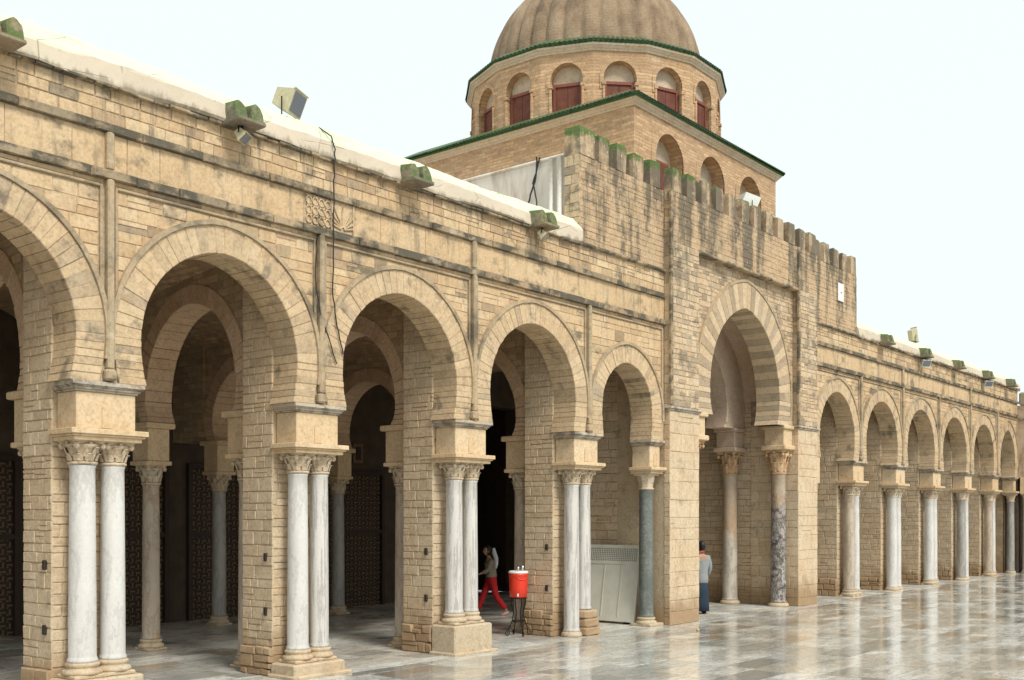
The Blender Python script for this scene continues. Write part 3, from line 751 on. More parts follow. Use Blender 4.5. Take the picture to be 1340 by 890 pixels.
def arcade(root, u0, u1, arches, piers, stone_scale=1.0, interior=True, back_y=4.55, spouts=(), panel_at=None, frieze_pilasters=(), end_walls=()):
    walls = MB()
    poly = [(u0, Z_SPR + 0.0)]
    for a in arches:
        poly += a.full(14, 0.02)
    poly += [(u1, Z_SPR), (u1, Z_COP), (u0, Z_COP)]
    # the wall core follows the arches (recessed a little behind their stones)
    walls.prism(poly, 0.011, PIER_Y0, 'y')
    wall = build('wall', walls, M['mortar'], root)
    P = Pile('stone', M['stone']); V = Pile('voussoir', M['voussoir'])
    for a in arches:
        arch = build('arch', band(a, 16, RING + 0.002, RING + 0.062, -0.062, 0.02, start=4.2), M['hood'], root)
        voussoirs(a, 22, -0.034, PIER_Y0 + 0.02, V, arch)
        build('joint_mortar', band(a, 24, 0.002, RING, -0.027, PIER_Y0 + 0.005), M['mortar'], arch)
    # pilasters between arches
    pil_x = sorted(p['x'] for p in piers if p.get('pilaster', True))
    for x in pil_x:
        mb = MB(); mb.box(x - 0.045, x + 0.045, -0.085, 0.02, Z_SPR + 0.16, Z_LS0, bev=0.018)
        mb.box(x - 0.075, x + 0.075, -0.10, 0.02, Z_SPR + 0.02, Z_SPR + 0.16, bev=0.025)
        build('pilaster', mb, M['hood'], root)
    for x in frieze_pilasters:
        mb = MB(); mb.box(x - 0.05, x + 0.05, -0.075, 0.02, Z_LS1, Z_US0, bev=0.018); build('pilaster', mb, M['hood'], root)
    # masonry of the spandrels, panel by panel
    xs = [u0] + pil_x + [u1]
    for i in range(len(xs) - 1):
        a0, a1 = xs[i] + 0.05, xs[i + 1] - 0.05
        if a1 - a0 < 0.3: continue
        zt = Z_LS0 - 0.115
        for q in rows(a0 + 0.075, a1 - 0.075, Z_SPR + 0.02, zt, 0.145 * stone_scale, (0.18 * stone_scale, 0.50 * stone_scale), gap=0.010):
            for a in arches:
                q = a.clip(q)
                if len(q) < 3: break
            if len(q) > 2 and parea(q) > 0.004: P.add(polystone(q, fxz(0.0), 0.0), wall)
        # fillet framing the panel
        mb = MB()
        mb.box(a0 + 0.03, a0 + 0.068, -0.03, 0.02, Z_SPR + 0.5, zt + 0.045, bev=0.008); mb.box(a1 - 0.068, a1 - 0.03, -0.03, 0.02, Z_SPR + 0.5, zt + 0.045, bev=0.008)
        mb.box(a0 + 0.069, a1 - 0.069, -0.03, 0.02, zt + 0.01, zt + 0.045, bev=0.008)
        build('panel_fillet', mb, M['hood'], root)
        for q in rows(a0, a1, zt + 0.05, Z_LS0, 0.06, (0.3, 0.8)): P.add(polystone(q, fxz(0.0), 0.0), wall)
    F = Pile('frieze_slab', M['stone'])
    for q in rows(u0, u1, Z_LS1 + 0.005, Z_US0 - 0.005, 0.45 * (1 if stone_scale >= 1 else 0.5), (0.42, 1.0), gap=0.008):
        if panel_at and q[1][0] > panel_at[0] and q[0][0] < panel_at[1]:
            if q[0][0] < panel_at[0]: q = [q[0], (panel_at[0] - .01, q[1][1]), (panel_at[0] - .01, q[2][1]), q[3]]
            elif q[1][0] > panel_at[1]: q = [(panel_at[1] + .01, q[0][1]), q[1], q[2], (panel_at[1] + .01, q[3][1])]
            else: continue
            if q[1][0] - q[0][0] < 0.05: continue
        F.add(polystone(q, fxz(0.0), 0.0, bev=0.005), wall, 0.35 + 0.4 * random.random())
    for q in rows(u0, u1, Z_US1 + 0.005, Z_COP - 0.005, 0.155 * stone_scale, (0.18 * stone_scale, 0.46 * stone_scale)):
        P.add(polystone(q, fxz(0.0), 0.005), wall)
    # string courses made of separate lengths
    S = Pile('moulding_block', M['string'])
    for z0, z1, p in ((Z_LS0, Z_LS1, 0.07), (Z_US0, Z_US1, 0.06)):
        u = u0
        while u < u1:
            w = random.uniform(0.5, 1.2); b = min(u + w, u1); 
            vs, fs = polystone([(u + .004, z0), (b - .004, z0), (b - .004, z1), (u + .004, z1)], fxz(0.0), p + random.uniform(-.006, .006), p + 0.02, 0.022)
            S.add((vs, fs), wall); u = b
    P.flush(wall, 'stone_remainder'); F.flush(wall, 'frieze_remainder'); S.flush(wall, 'moulding_remainder')
    # voussoirs per arch
    V.flush(wall, 'voussoir_remainder')
    return wall

def pier_stack(root, x, half, B, y0=PIER_Y0, y1=PIER_Y1, zt=5.95, plates=True, rowh=0.15, wr=(0.16, 0.42)):
    mb = MB(); mb.box(x - half + 0.013, x + half - 0.013, y0 + 0.013, y1 - 0.013, 0, zt, rnd=0.4)
    mb.box(x - half - 0.02, x + half - 0.02, y0 + 0.12, y1 + 0.0, 0, 0.40, rnd=0.4)
    pier = build('pier', mb, M['mortar'], root)
    for q in rows(-y1, -y0, 0.0, zt, rowh, wr, gap=0.013):
        if q[0][1] < 0.36: q2 = polystone(q, fside(x - half), 0.05, 0.08, 0.02, 0.012)
        else: q2 = polystone(q, fside(x - half), 0.0, 0.03, 0.008, 0.004)
        B.add(q2, pier)
    for q in rows(x - half, x + half, 0.0, Z_SPR - 0.6, rowh, wr, gap=0.013):
        B.add(polystone(q, fxz(y0), 0.0, 0.03, 0.008, 0.004), pier)
    for q in rows(y0, y1, 0.0, zt, rowh * 1.3, (0.25, 0.5), gap=0.013):
        B.add(polystone(q, fsidep(x + half), 0.0, 0.03, 0.008, 0.004), pier)
    if plates:
        for z in (0.93, 1.72):
            m = MB(); m.box(x - half - 0.03, x - half + 0.01, y0 + 0.12, y0 + 0.18, z - 0.06, z + 0.06, bev=0.008)
            build('iron_plate', m, M['hole'], pier)
    return pier

def transverse(root, x, yA, yB, V, mat=None, thick=0.50, third=None, colmats=None, seed=0):
    """arch running back from the pier to a column row, seen from its side"""
    dx = 0.20
    c = (yA + yB) / 2; half = (yB - yA) / 2 - 0.30
    a = Arch(c, half, Z_SPR, 4.28, 5.34, 0.30, 0.12)
    mb = MB()
    poly = [(yA, Z_SPR)] + a.full(12, 0.015) + [(yB, Z_SPR), (yB, 6.6), (yA, 6.6)]
    mb.prism(poly, x + dx - thick / 2 + 0.02, x + dx + thick / 2, 'x')
    skew = lambda v: (v[0] - 0.32 * max(0.0, 1 - (v[1] - 1.2) / 3.4), v[1], v[2])
    mb.v = [skew(v) for v in mb.v]
    w = build('cross_wall', mb, mat or M['vault'], root)
    n0 = len(V.items)
    voussoirs(a, 16, x + dx - thick / 2, x + dx + thick / 2 + 0.01, V, w, axis='x')
    for it in range(n0, len(V.items)):
        sz, (vs, fs), par, rn, mt = V.items[it]; V.items[it] = (sz, ([skew(v) for v in vs], fs), par, rn, mt)
    return w

def vault(root, xa, xb, y0, y1, zs=5.92):
    """brick barrel vault over one bay, axis running back from the facade"""
    mb = MB(); c = (xa + xb) / 2; h = (xb - xa) / 2; n = 14; lo = []; hi = []
    rise = 0.55
    for i in range(n + 1):
        t = math.pi * i / n; lo.append((c - h * math.cos(t), zs + rise * math.sin(t))); hi.append((c - (h + 0.1) * math.cos(t), zs + (rise + 0.12) * math.sin(t)))
    poly = lo + list(reversed(hi))
    for i in range(n):
        q = [lo[i], lo[i + 1], hi[i + 1], hi[i]]
        vs = [(u, y0, z) for u, z in q] + [(u, y1, z) for u, z in q]
        mb.add(vs, [(3, 2, 1, 0), (4, 5, 6, 7), (0, 1, 5, 4), (2, 3, 7, 6)], 0.5)
    return build('vault', mb, M['vault'], root)

def A_std(c, half): return Arch(c, half + 0.012, Z_SPR, Z_CEN, Z_APX, RING, 0.075)

# ------------------------------------------------------------------ LEFT WING
left = thing('arcade', 'long near left wing of tan stone horseshoe arches on paired white marble columns', 'arcade', (-2, 0, 0))
LP = [-9.62, -6.32, -3.00, 0.36, 3.72]
arL = [A_std((LP[i] + LP[i + 1]) / 2, (LP[i + 1] - LP[i]) / 2 - 0.43) for i in range(4)]
arL.append(Arch(5.10, 0.93, Z_SPR, 4.46, 5.44, 0.36, 0.04))
piersL = [dict(x=x) for x in LP]
arcade(left, -11.3, 6.53, arL, piersL, panel_at=(-3.28, -2.34), frieze_pilasters=(-6.32, 0.36))
BL = Pile('brick', M['pier'])
for x in LP: pier_stack(left, x, 0.46, BL)
BL.flush(left, 'brick_remainder')
# columns of the left wing
for i, x in enumerate(LP):
    impost(left, x - 0.475, x + 0.475, -0.05, PIER_Y0, Z_SPR)
    pl = [0.30, 0.36, 0.20, 0.49, 0.0][i]
    if pl > 0.0:
        mb = MB(); mb.box(x - 0.50, x + 0.46, -0.05, PIER_Y0 - 0.005, 0.0, pl, bev=0.02); build('plinth', mb, M['base'], left)
        mb = MB(); mb.box(x - 0.56, x + 0.54, -0.12, PIER_Y0, -0.01, 0.05, bev=0.015); build('plinth_slab', mb, M['base'], left)
    for s_, dx in enumerate((-0.2, 0.2)):
        r = [0.160, 0.160, 0.150, 0.147, 0.150][i] * (1.0 if s_ == 0 else 0.93)
        mat = [M['marble'], M['marble'], M['marble'], M['marble2'], M['marble2']][i]
        if i == 2 and s_: mat = M['marble2']
        b = 'attic'
        lab = None
        if i == 4: b = 'low' if s_ == 0 else 'rough'
        if i == 4 and s_: lab = 'streaked white marble column on a rough brown stone block'
        column(left, x + dx, 0.24, 0, 3.22, r, mat, base=b, plinth=pl, seed=i * 2 + s_, label=lab,
               basemat=(M['pier'] if b == 'rough' else None))
column(left, 6.20, 0.24, 0, 3.22, 0.155, M['green'], cap='plain', base='attic', label='single speckled dark green column with a plain cone capital', hcap=0.34, wtop=0.20)
mb = MB(); mb.box(5.98, 6.52, 0.0, PIER_Y0 + .01, 0, 0.06, bev=0.01); build('plinth_slab', mb, M['base'], left)
impost(left, 5.955, 6.52, -0.04, PIER_Y0, Z_SPR)
# interior: cross arches, second and third column rows, vaults
M['inner'] = stone_mat('inner_arch_stone', [(0, (0.54, 0.385, 0.26)), (1, (0.62, 0.45, 0.31))], grime=(0.6, 0.75), gamount=0.4)
VI = Pile('inner_voussoir', M['inner'])
for i, x in enumerate(LP):
    w = transverse(left, x, 1.21, 4.72, VI, M['brick_in'])
    w2 = transverse(left, x, 4.73, 7.60, VI, M['brick_in'])
    mb = MB(); mb.box(x - 0.05, x + 0.44, 7.60, 8.74, 3.94, 6.6); build('cross_wall', mb, M['brick_in'], left)
    for j, (yy, mt) in enumerate(((1.60, M['marble3']), (4.66, M['marble3']), (5.08, None), (7.40, M['dimcol']), (8.42, None))):
        if mt is None: continue
        xx = x + (-0.05 if j == 0 else 0.20)
        column(left, xx, yy, 0, 3.20, 0.15, mt, base='attic', seed=i + j, capmat=M['capital'], hcap=0.34)
        mb = MB(); mb.box(xx - 0.25, xx + 0.25, yy - 0.26, yy + 0.26, 3.20, 3.27, bev=0.01); mb.box(xx - 0.21, xx + 0.21, yy - 0.24, yy + 0.24, 3.27, 3.83, bev=0.01)
        mb.box(xx - 0.28, xx + 0.28, yy - 0.32, yy + 0.32, 3.83, 3.93, bev=0.015); build('inner_impost', mb, M['impost'], left)
VI.flush(left, 'inner_voussoir_remainder')
for i in range(4):
    vault(left, LP[i] + 0.12, LP[i + 1] - 0.03, PIER_Y0 + 0.001, 8.70)
vault(left, LP[4] + 0.12, 6.50, PIER_Y0 + 0.001, 8.70)
# roof and coping
def roof(root, x0, x1, name='roof'):
    mb = MB(); mb.box(x0, x1, 0.45, 9.3, 6.62, 7.50); return build(name, mb, M['cream'], root)
roof(left, -11.3, 6.53)
def make_coping(root, x0, x1):
    mb = MB(); prof = coping_profile(); n = len(prof); N = max(2, int((x1 - x0) / 0.14)); vs = []; fs = []
    for i in range(N + 1):
        x = x0 + (x1 - x0) * i / N; wz = random.uniform(-.009, .009)
        for j, (y, z) in enumerate(prof):
            k = 0 if j in (0, n - 1) else 1
            vs.append((x, y + k * (0.018 * math.sin(x * 2.1 + j) + random.uniform(-.004, .004)), z + k * (0.016 * math.sin(x * 1.3 + j * 0.7) + wz + random.uniform(-.003, .003))))
    for i in range(N):
        for j in range(n):
            k = (j + 1) % n; fs.append((i * n + j, i * n + k, (i + 1) * n + k, (i + 1) * n + j))
    fs.append(tuple(reversed(range(n)))); fs.append(tuple(N * n + j for j in range(n)))
    mb.add(vs, fs, 0.5, False)
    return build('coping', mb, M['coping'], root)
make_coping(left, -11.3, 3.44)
# ragged tile edge under the coping
def ragged(root, x0, x1):
    E = MB(); u = x0
    while u < x1:
        w = random.uniform(0.10, 0.30); b = min(u + w, x1)
        p = random.uniform(0.05, 0.11)
        E.box(u + .004, b - .004, -p, 0.02, 7.49, 7.528, rnd=random.random(), bev=0.006); u = b
    build('tile_edge', E, M['string'], root, kind='stuff')
ragged(left, -11.3, 3.44)
for x in (-7.75, -4.49, -1.23, 2.05): make_spout(left, x)
# carved panel: interlaced rings and a palmette
def carved(root):
    x0, x1 = -3.28, -2.34; z0, z1 = Z_LS1 + 0.01, Z_US0 - 0.01
    mb = MB(); mb.box(x0, x1, 0.0, 0.021, z0, z1); p = build('carved_frieze_panel', mb, M['voussoir'], root, label='carved panel of interlaced rings and a palmette')
    m = MB()
    for i in range(4):
        for j in range(3):
            cx = x0 + 0.075 + i * 0.118; cz = z0 + 0.08 + j * 0.135
            m.tube([(cx + 0.05 * math.cos(t * math.pi / 5), -0.012, cz + 0.058 * math.sin(t * math.pi / 5)) for t in range(11)], 0.011, 5)
            m.tube([(cx - 0.05, -0.008, cz + 0.066), (cx + 0.06, -0.008, cz + 0.055)], 0.009, 5)
    build('ring_carving', m, M['voussoir'], p)
    m = MB(); cx, cz = x0 + 0.72, z0 + 0.04
    for k in range(-4, 5):
        a = math.pi / 2 - k * 0.33; L = 0.36 - abs(k) * 0.03
        pts = [(cx + L * t * math.cos(a + 0.25 * t * (1 if k > 0 else -1 if k < 0 else 0) * -1), -0.012, cz + L * t * math.sin(a)) for t in (0.12, 0.4, 0.7, 0.95)]
        m.tube(pts, [0.008, 0.013, 0.016, 0.009], 6)
    for x in (x0 + 0.492, x1 - 0.012):
        m.box(x - 0.010, x + 0.010, -0.022, 0.0, z0, z1)
    build('palmette_carving', m, M['voussoir'], p)
carved(left)

# ------------------------------------------------------------------ RIGHT WING
right = thing('arcade', 'far right wing of tan stone horseshoe arches beyond the crenellated gateway', 'arcade', (24, 0, 0))
RP = [17.40, 20.85, 24.35, 27.85, 31.30]
arR = [A_std(15.73, 1.22)] + [A_std((RP[i] + RP[i + 1]) / 2, (RP[i + 1] - RP[i]) / 2 - 0.43) for i in range(4)]
arR.append(A_std(32.80, 1.07))
arcade(right, 14.09, 34.30, arR, [dict(x=x) for x in RP], frieze_pilasters=(20.85, 27.85), stone_scale=1.0)
BR = Pile('brick', M['pier'])
for x in RP: pier_stack(right, x, 0.46, BR, y1=1.45, rowh=0.16, plates=False)
BR.flush(right, 'brick_remainder')
VR = Pile('inner_voussoir', M['vault'], 120)
mats_r = [M['marble3'], M['marble'], M['marble'], M['dimcol'], M['marble3']]
for i, x in enumerate(RP):
    impost(right, x - 0.475, x + 0.475, -0.05, PIER_Y0, Z_SPR)
    for s_, dx in enumerate((-0.2, 0.2)):
        column(right, x + dx, 0.24, 0, 3.22, 0.16 * (1 if s_ == 0 else 0.9), mats_r[i] if s_ == 0 else M['marble'], base='low' if i % 2 else 'attic', cap='leafy' if i < 3 else 'plain', wtop=0.2, seed=i + s_)
    transverse(right, x, 1.45, 4.85, VR); 
    column(right, x + 0.20, 4.62, 0, 3.90, 0.15, M['marble3'], seed=i, hcap=0.34)
VR.flush(right, 'inner_voussoir_remainder')
xx = [13.9] + RP + [34.3]
for i in range(6): vault(right, xx[i] + 0.43, xx[i + 1] - 0.03, PIER_Y0 + 0.001, 8.70)
roof(right, 14.09, 34.30)
make_coping(right, 17.17, 34.33); ragged(right, 17.17, 34.33)
for x in (18.97, 22.45, 25.9, 29.4, 32.55): make_spout(right, x)
mb = MB(); mb.box(14.10, 14.52, -0.03, PIER_Y0, 3.22, 3.93, bev=0.012); build('impost_block', mb, M['impost'], right)
mb = MB(); mb.box(33.95, 34.30, PIER_Y0 + .002, 1.3, 0.0, 6.6); build('pier', mb, M['brick_in'], right)
mb = MB(); mb.box(33.95, 34.30, 1.301, 8.7, 0.0, 6.6); build('end_wall', mb, M['brick_in'], right)
column(right, 34.05, 0.2, 0, 3.22, 0.15, M['dimcol'], cap='plain', wtop=0.2, base='low')
impost(right, 33.83, 34.29, -0.05, PIER_Y0, Z_SPR)

# ------------------------------------------------------------------ PORTAL BLOCK
gate = thing('gateway', 'tall crenellated stone gateway bay with one large striped horseshoe arch', 'gateway', (10.3, 0, 0))
PA, PB, PC, PD = 6.53, 7.77, 12.90, 14.09
YP = -0.15
pa = Arch(10.28, 1.80, 4.64, 5.25, 7.32, 0.62, 0.12)
mb = MB()
mb.prism([(PB, 4.64)] + pa.full(16, 0.02) + [(PC, 4.64), (PC, 8.20), (PB, 8.20)], 0.011, 0.60, 'y')
gwall = build('wall', mb, M['mortar'], gate)
PS = Pile('stone', M['portal_stone'])
for q in rows(PB, PC, 4.66, 8.19, 0.115, (0.14, 0.32), gap=0.018):
    q = pa.clip(q)
    if len(q) > 2 and parea(q) > 0.003: PS.add(polystone(q, fxz(0.0), 0.0), gwall)
GV = Pile('voussoir', M['portal_light'])
garch = build('arch', band(pa, 18, 0.622, 0.68, -0.05, 0.02, start=4.8), M['hood'], gate)
voussoirs(pa, 21, -0.03, 0.62, GV, garch, mats=[M['portal_light'], M['portal_dark']])
build('joint_mortar', band(pa, 20, 0.002, 0.62, -0.020, 0.60), M['mortar'], garch)
GV.flush(gate, 'voussoir_remainder')
# pillars of big squared blocks
for (x0, x1) in ((PA, PB), (PC, PD)):
    mb = MB(); mb.box(x0 + 0.012, x1 - 0.012, YP + 0.012, 1.2, 0, 8.2); pl = build('pillar', mb, M['mortar'], gate)
    for q in rows(x0, x1, 0.0, 4.58, 0.30, (0.30, 0.62), gap=0.008): PS.add(polystone(q, fxz(YP), 0.0, 0.03, 0.010, 0.006), pl, 0.35 + 0.5 * random.random(), M['pier'])
    for q in rows(x0, x1, 4.68, 8.19, 0.125, (0.15, 0.34), gap=0.020): PS.add(polystone(q, fxz(YP), 0.0), pl)
    ya = 1.2 if x0 == PC else 0.0
    for q in rows(-ya, -YP, 0.0, 8.19, 0.24, (0.22, 0.5)): PS.add(polystone(q, fside(x0), 0.0), pl, None, M['pier'] if q[0][1] < 4.6 else None)
    for q in rows(YP, 0.6, 0.0, 8.19, 0.24, (0.22, 0.5)): PS.add(polystone(q, fsidep(x1), 0.0), pl)
    for k_, zz in enumerate((4.58, 4.62)):
        m = MB(); e = 0.03 + 0.03 * k_; m.box(x0 - e, x1 + e, YP - e, 0.3, zz, zz + 0.04, bev=0.006); build('impost_band', m, M['slab'], pl)
# parapet over the gateway, flush with the pillars; side parapets in the wall plane
mb = MB(); mb.box(PA + 0.012, PD - 0.012, YP + 0.012, 0.37, 8.20, 9.27); par = build('parapet', mb, M['parapet'], gate)
for q in rows(PA, PD, 8.20, 9.27, 0.12, (0.14, 0.36), gap=0.008): PS.add(polystone(q, fxz(YP), -0.004, bev=0.005, jit=0.005), par, 0.4 + 0.3 * random.random(), M['parapet'])
for q in rows(0.0, -YP, 8.20, 9.27, 0.17, (0.2, 0.5)): PS.add(polystone(q, fside(PA), 0.0), par, None, M['parapet'])
for (x0, x1) in ((3.45, PA), (PD, 17.17)):
    mb = MB(); mb.box(x0 + 0.012, x1, 0.013, 0.37, 7.53, 9.27); sp = build('parapet', mb, M['parapet'], gate)
    for q in rows(x0, x1, 7.58, 9.27, 0.12, (0.14, 0.36), gap=0.008): PS.add(polystone(q, fxz(0.0), -0.004, bev=0.005, jit=0.005), sp, 0.4 + 0.3 * random.random(), M['parapet'])
    if x0 < 5:
        for q in rows(-0.37, 0.0, 7.58, 9.27, 0.17, (0.18, 0.3)): PS.add(polystone(q, fside(x0), 0.0), sp)
    mb = MB(); u = x0
    mb.box(x0, x1, -0.07, 0.02, 7.51, 7.575, bev=0.02); build('moulding', mb, M['string'], sp)
mb = MB(); mb.box(PB, PC, YP - 0.035, 0.02, 8.13, 8.20, bev=0.02); build('moulding', mb, M['string'], par)
for xv in (PA + 0.02, PC - 0.02):
    mb = MB(); mb.box(xv - 0.045, xv + 0.045, YP - 0.05, YP + 0.02, 4.7, 9.26, bev=0.012); build('edge_strip', mb, M['string'], gate)  # dark strip drawing the line of each pillar's left edge
PS.flush(gwall, 'stone_remainder')
# merlons: 22
sp_ = (17.17 - 3.45 - 0.42) / 21
for i in range(22):
    x = 3.45 + i * sp_; w = 0.36
    fy = YP if PA - 0.2 < x < PD else 0.0
    mb = MB(); h = 0.53 + random.uniform(-.025, .025); th = 0.20 if i else 0.37; z0 = 9.271; w0 = w + random.uniform(-.02, .02)
    if i == 0: w0 = 0.50
    lv = [(z0, 0.0), (z0 + h * 0.86, 0.0), (z0 + h * 0.97, 0.012), (z0 + h, 0.05)]
    vs = []
    for z, k in lv:
        for (a, b) in ((x + k, fy + k * .6), (x + w0 - k, fy + k * .6), (x + w0 - k, fy + th - k * .6), (x + k, fy + th - k * .6)):
            vs.append((a + random.uniform(-.012, .012), b + random.uniform(-.012, .012), z + (random.uniform(-.015, .015) if z > z0 else 0)))
    fs = [(3, 2, 1, 0), (12, 13, 14, 15)]
    for kz in range(3):
        for j in range(4): fs.append((kz * 4 + j, kz * 4 + (j + 1) % 4, kz * 4 + 4 + (j + 1) % 4, kz * 4 + 4 + j))
    mb.add(vs, fs, random.random()); build('merlon', mb, M['merlon_green'] if i < 7 else M['merlon'], gate)
# plaster side wall of the block above the left roof, with a pipe and cables
mb = MB(); mb.box(3.50, 3.80, 0.37, 6.5, 7.4, 9.30); sw = build('side_wall', mb, M['whiteplaster'], gate, label='stained white plaster side wall above the roof')
mb = MB(); mb.box(3.46, 3.84, 0.37, 6.5, 9.30, 9.36, bev=0.02); build('wall_cap', mb, M['whiteplaster'], sw)
for yy in (0.46, 0.66):
    mb = MB(); mb.tube([(3.42, yy, 8.0), (3.42, yy, 9.30)], 0.045, 10); build('pipe', mb, M['pipe'], sw)
mb = MB(); mb.box(3.84, 16.9, 0.38, 8.9, 8.2, 9.0); build('roof', mb, M['cream'], gate)
mb = MB(); mb.box(3.80, 17.0, 6.2, 8.9, 7.4, 8.2); mb.box(16.8, 17.1, 0.38, 6.5, 7.4, 9.3); build('side_wall', mb, M['whiteplaster'], gate)
# passage walls, inner plastered arch with its columns
mb = MB(); mb.box(12.97, PD - 0.03, 1.201, 8.74, 0, 7.4); build('passage_wall', mb, M['brick_in'], gate)
mb = MB(); mb.box(PA + 0.03, 7.70, 3.001, 8.74, 6.0, 7.4); build('passage_lintel', mb, M['brick_in'], gate)
mb = MB(); mb.box(PA + 0.03, 7.70, 1.201, 3.0, 0, 7.4)
pw = build('passage_wall', mb, M['brick_in'], gate)
BP = Pile('passage_stone', M['pier'])
for q in rows(-3.0, -0.0, 0, 5.7, 0.19, (0.22, 0.55)): BP.add(polystone(q, fside(PA + 0.03), 0.015, 0.03), pw)
for q in rows(-4.0, -1.2, 0, 5.7, 0.15, (0.22, 0.5)): BP.add(polystone(q, fside(12.97), 0.015, 0.03), pw)
BP.flush(pw, 'passage_stone_remainder')
ia = Arch(10.30, 1.60, 4.64, 5.15, 6.72, 0.40, 0.10)
mb = MB(); mb.prism([(PB - 0.05, 4.64)] + ia.full(16, 0) + [(12.95, 4.64), (12.95, 7.6), (PB - 0.05, 7.6)], 1.40, 1.95, 'y'); iw = build('inner_arch_wall', mb, M['pink'], gate)
build('inner_arch_band', band(ia, 16, 0.0, 0.10, 1.37, 1.41, start=4.7), M['pink'], iw)
mb = MB(); mb.box(PB - 0.05, 12.95, 0.61, 8.7, 7.6, 7.7); build('passage_ceiling', mb, M['cream'], gate)
mb = MB(); c = 10.3; h = 2.6; n = 16                      # barrel between the two arches
for i in range(n):
    t0, t1 = math.pi * i / n, math.pi * (i + 1) / n
    q = [(c - h * math.cos(t), 5.35 + (h - .45) * math.sin(t)) for t in (t0, t1)] + [(c - (h + .1) * math.cos(t), 5.35 + (h - .35) * math.sin(t)) for t in (t1, t0)]
    mb.add([(u, .605, z) for u, z in q] + [(u, 1.40, z) for u, z in q], [(3, 2, 1, 0), (4, 5, 6, 7), (0, 1, 5, 4), (2, 3, 7, 6)], .5, False)
build('passage_vault', mb, M['pink'], gate)
for side, xc in ((-1, 8.07), (1, 12.63)):
    for k_, yy in enumerate((0.28, 1.67)):
        if side > 0: mt, lb = ((M['breccia'], 'black and white mottled column with an ochre capital'), (M['patchy'], 'cream and rust stained column with an ochre capital'))[k_]
        else: mt, lb = M['marble3'], None
        column(gate, xc, yy, 0, 4.03, 0.195 if side > 0 else 0.175, mt, hcap=0.62, wtop=0.26, capmat=M['ochre_cap'], base='low', label=lb, seed=k_ + 1)
        mb = MB(); mb.box(xc - 0.32, xc + 0.32, yy - 0.34, yy + 0.34, 4.03, 4.15, bev=0.02); mb.box(xc - 0.25, xc + 0.25, yy - 0.27, yy + 0.27, 4.15, 4.56, bev=0.01)
        mb.box(xc - 0.31, xc + 0.31, yy - 0.33, yy + 0.33, 4.56, 4.66, bev=0.02); build('inner_impost', mb, M['impost'] if k_ == 0 else M['pink'], gate)
for xc in (8.3, 12.3):
    column(gate, xc, 4.6, 0, 3.6, 0.16, M['dimcol'], hcap=0.4, wtop=0.22, seed=2)
    mb = MB(); mb.box(xc - 0.25, xc + 0.25, 4.35, 4.85, 3.6, 4.64, bev=0.02); build('inner_impost', mb, M['pink'], gate)
ib = Arch(10.30, 1.60, 4.64, 5.15, 6.72, 0.40, 0.10)
mb = MB(); mb.prism([(PB - 0.05, 4.64)] + ib.full(14, 0) + [(12.95, 4.64), (12.95, 7.6), (PB - 0.05, 7.6)], 4.4, 4.8, 'y'); build('inner_arch_wall', mb, M['pink'], gate)

# ------------------------------------------------------------------ DOMED TOWER
tower = thing('domed_tower', 'square brick tower with an arcaded drum and a ribbed dome', 'tower', (10.45, 4.7, 9.0))
TX, TY, TS = 10.57, 4.62, 3.55
ZT = 11.50
ta = [Arch(TX + d, 0.62, 9.75, 10.62, 11.24, 0.2, 0.0) for d in (-2.03, 0, 2.03)]
def arch_hole_wall(u0, u1, z0, z1, arches, a, b, axis='y', mbx=None):
    """a wall whose openings reach down to its base line z0"""
    mb = mbx or MB(); poly = [(u0, z0)]
    for ar in arches:
        f = ar.full(12); poly += [(f[0][0], z0)] + f[1:-1] + [(f[-1][0], z0)]
    poly += [(u1, z0), (u1, z1), (u0, z1)]
    mb.prism(poly, a, b, axis); return mb
mb = MB()
arch_hole_wall(TX - TS, TX + TS, 9.0, ZT, ta, TY - TS, TY - TS + 0.35, 'y', mb)
mb.box(TX - TS, TX + TS, TY - TS + 0.351, TY + TS, 9.0, ZT)
tw = build('wall', mb, M['brick'], tower)
for ar in ta:
    o = build('blind_arch', band(ar, 12, 0.0, 0.20, TY - TS - 0.02, TY - TS + 0.02, start=10.2), M['brick'], tower)
    mb = MB(); mb.box(ar.c - 0.60, ar.c + 0.60, TY - TS + 0.335, TY - TS + 0.349, 10.35, 11.2); build('niche_plaster', mb, M['cream'], o)
    mb = MB(); mb.box(ar.c - 0.40, ar.c + 0.40, TY - TS + 0.26, TY - TS + 0.33, 9.2, 10.70, bev=0.01); w = build('window', mb, M['red_frame'], tower)
    mb = MB()
    for k in range(2): mb.box(ar.c - 0.34 + 0.345 * k, ar.c - 0.01 + 0.345 * k, TY - TS + 0.24, TY - TS + 0.259, 9.25, 10.62, bev=0.008)
    build('shutter', mb, M['red_wood'], w)
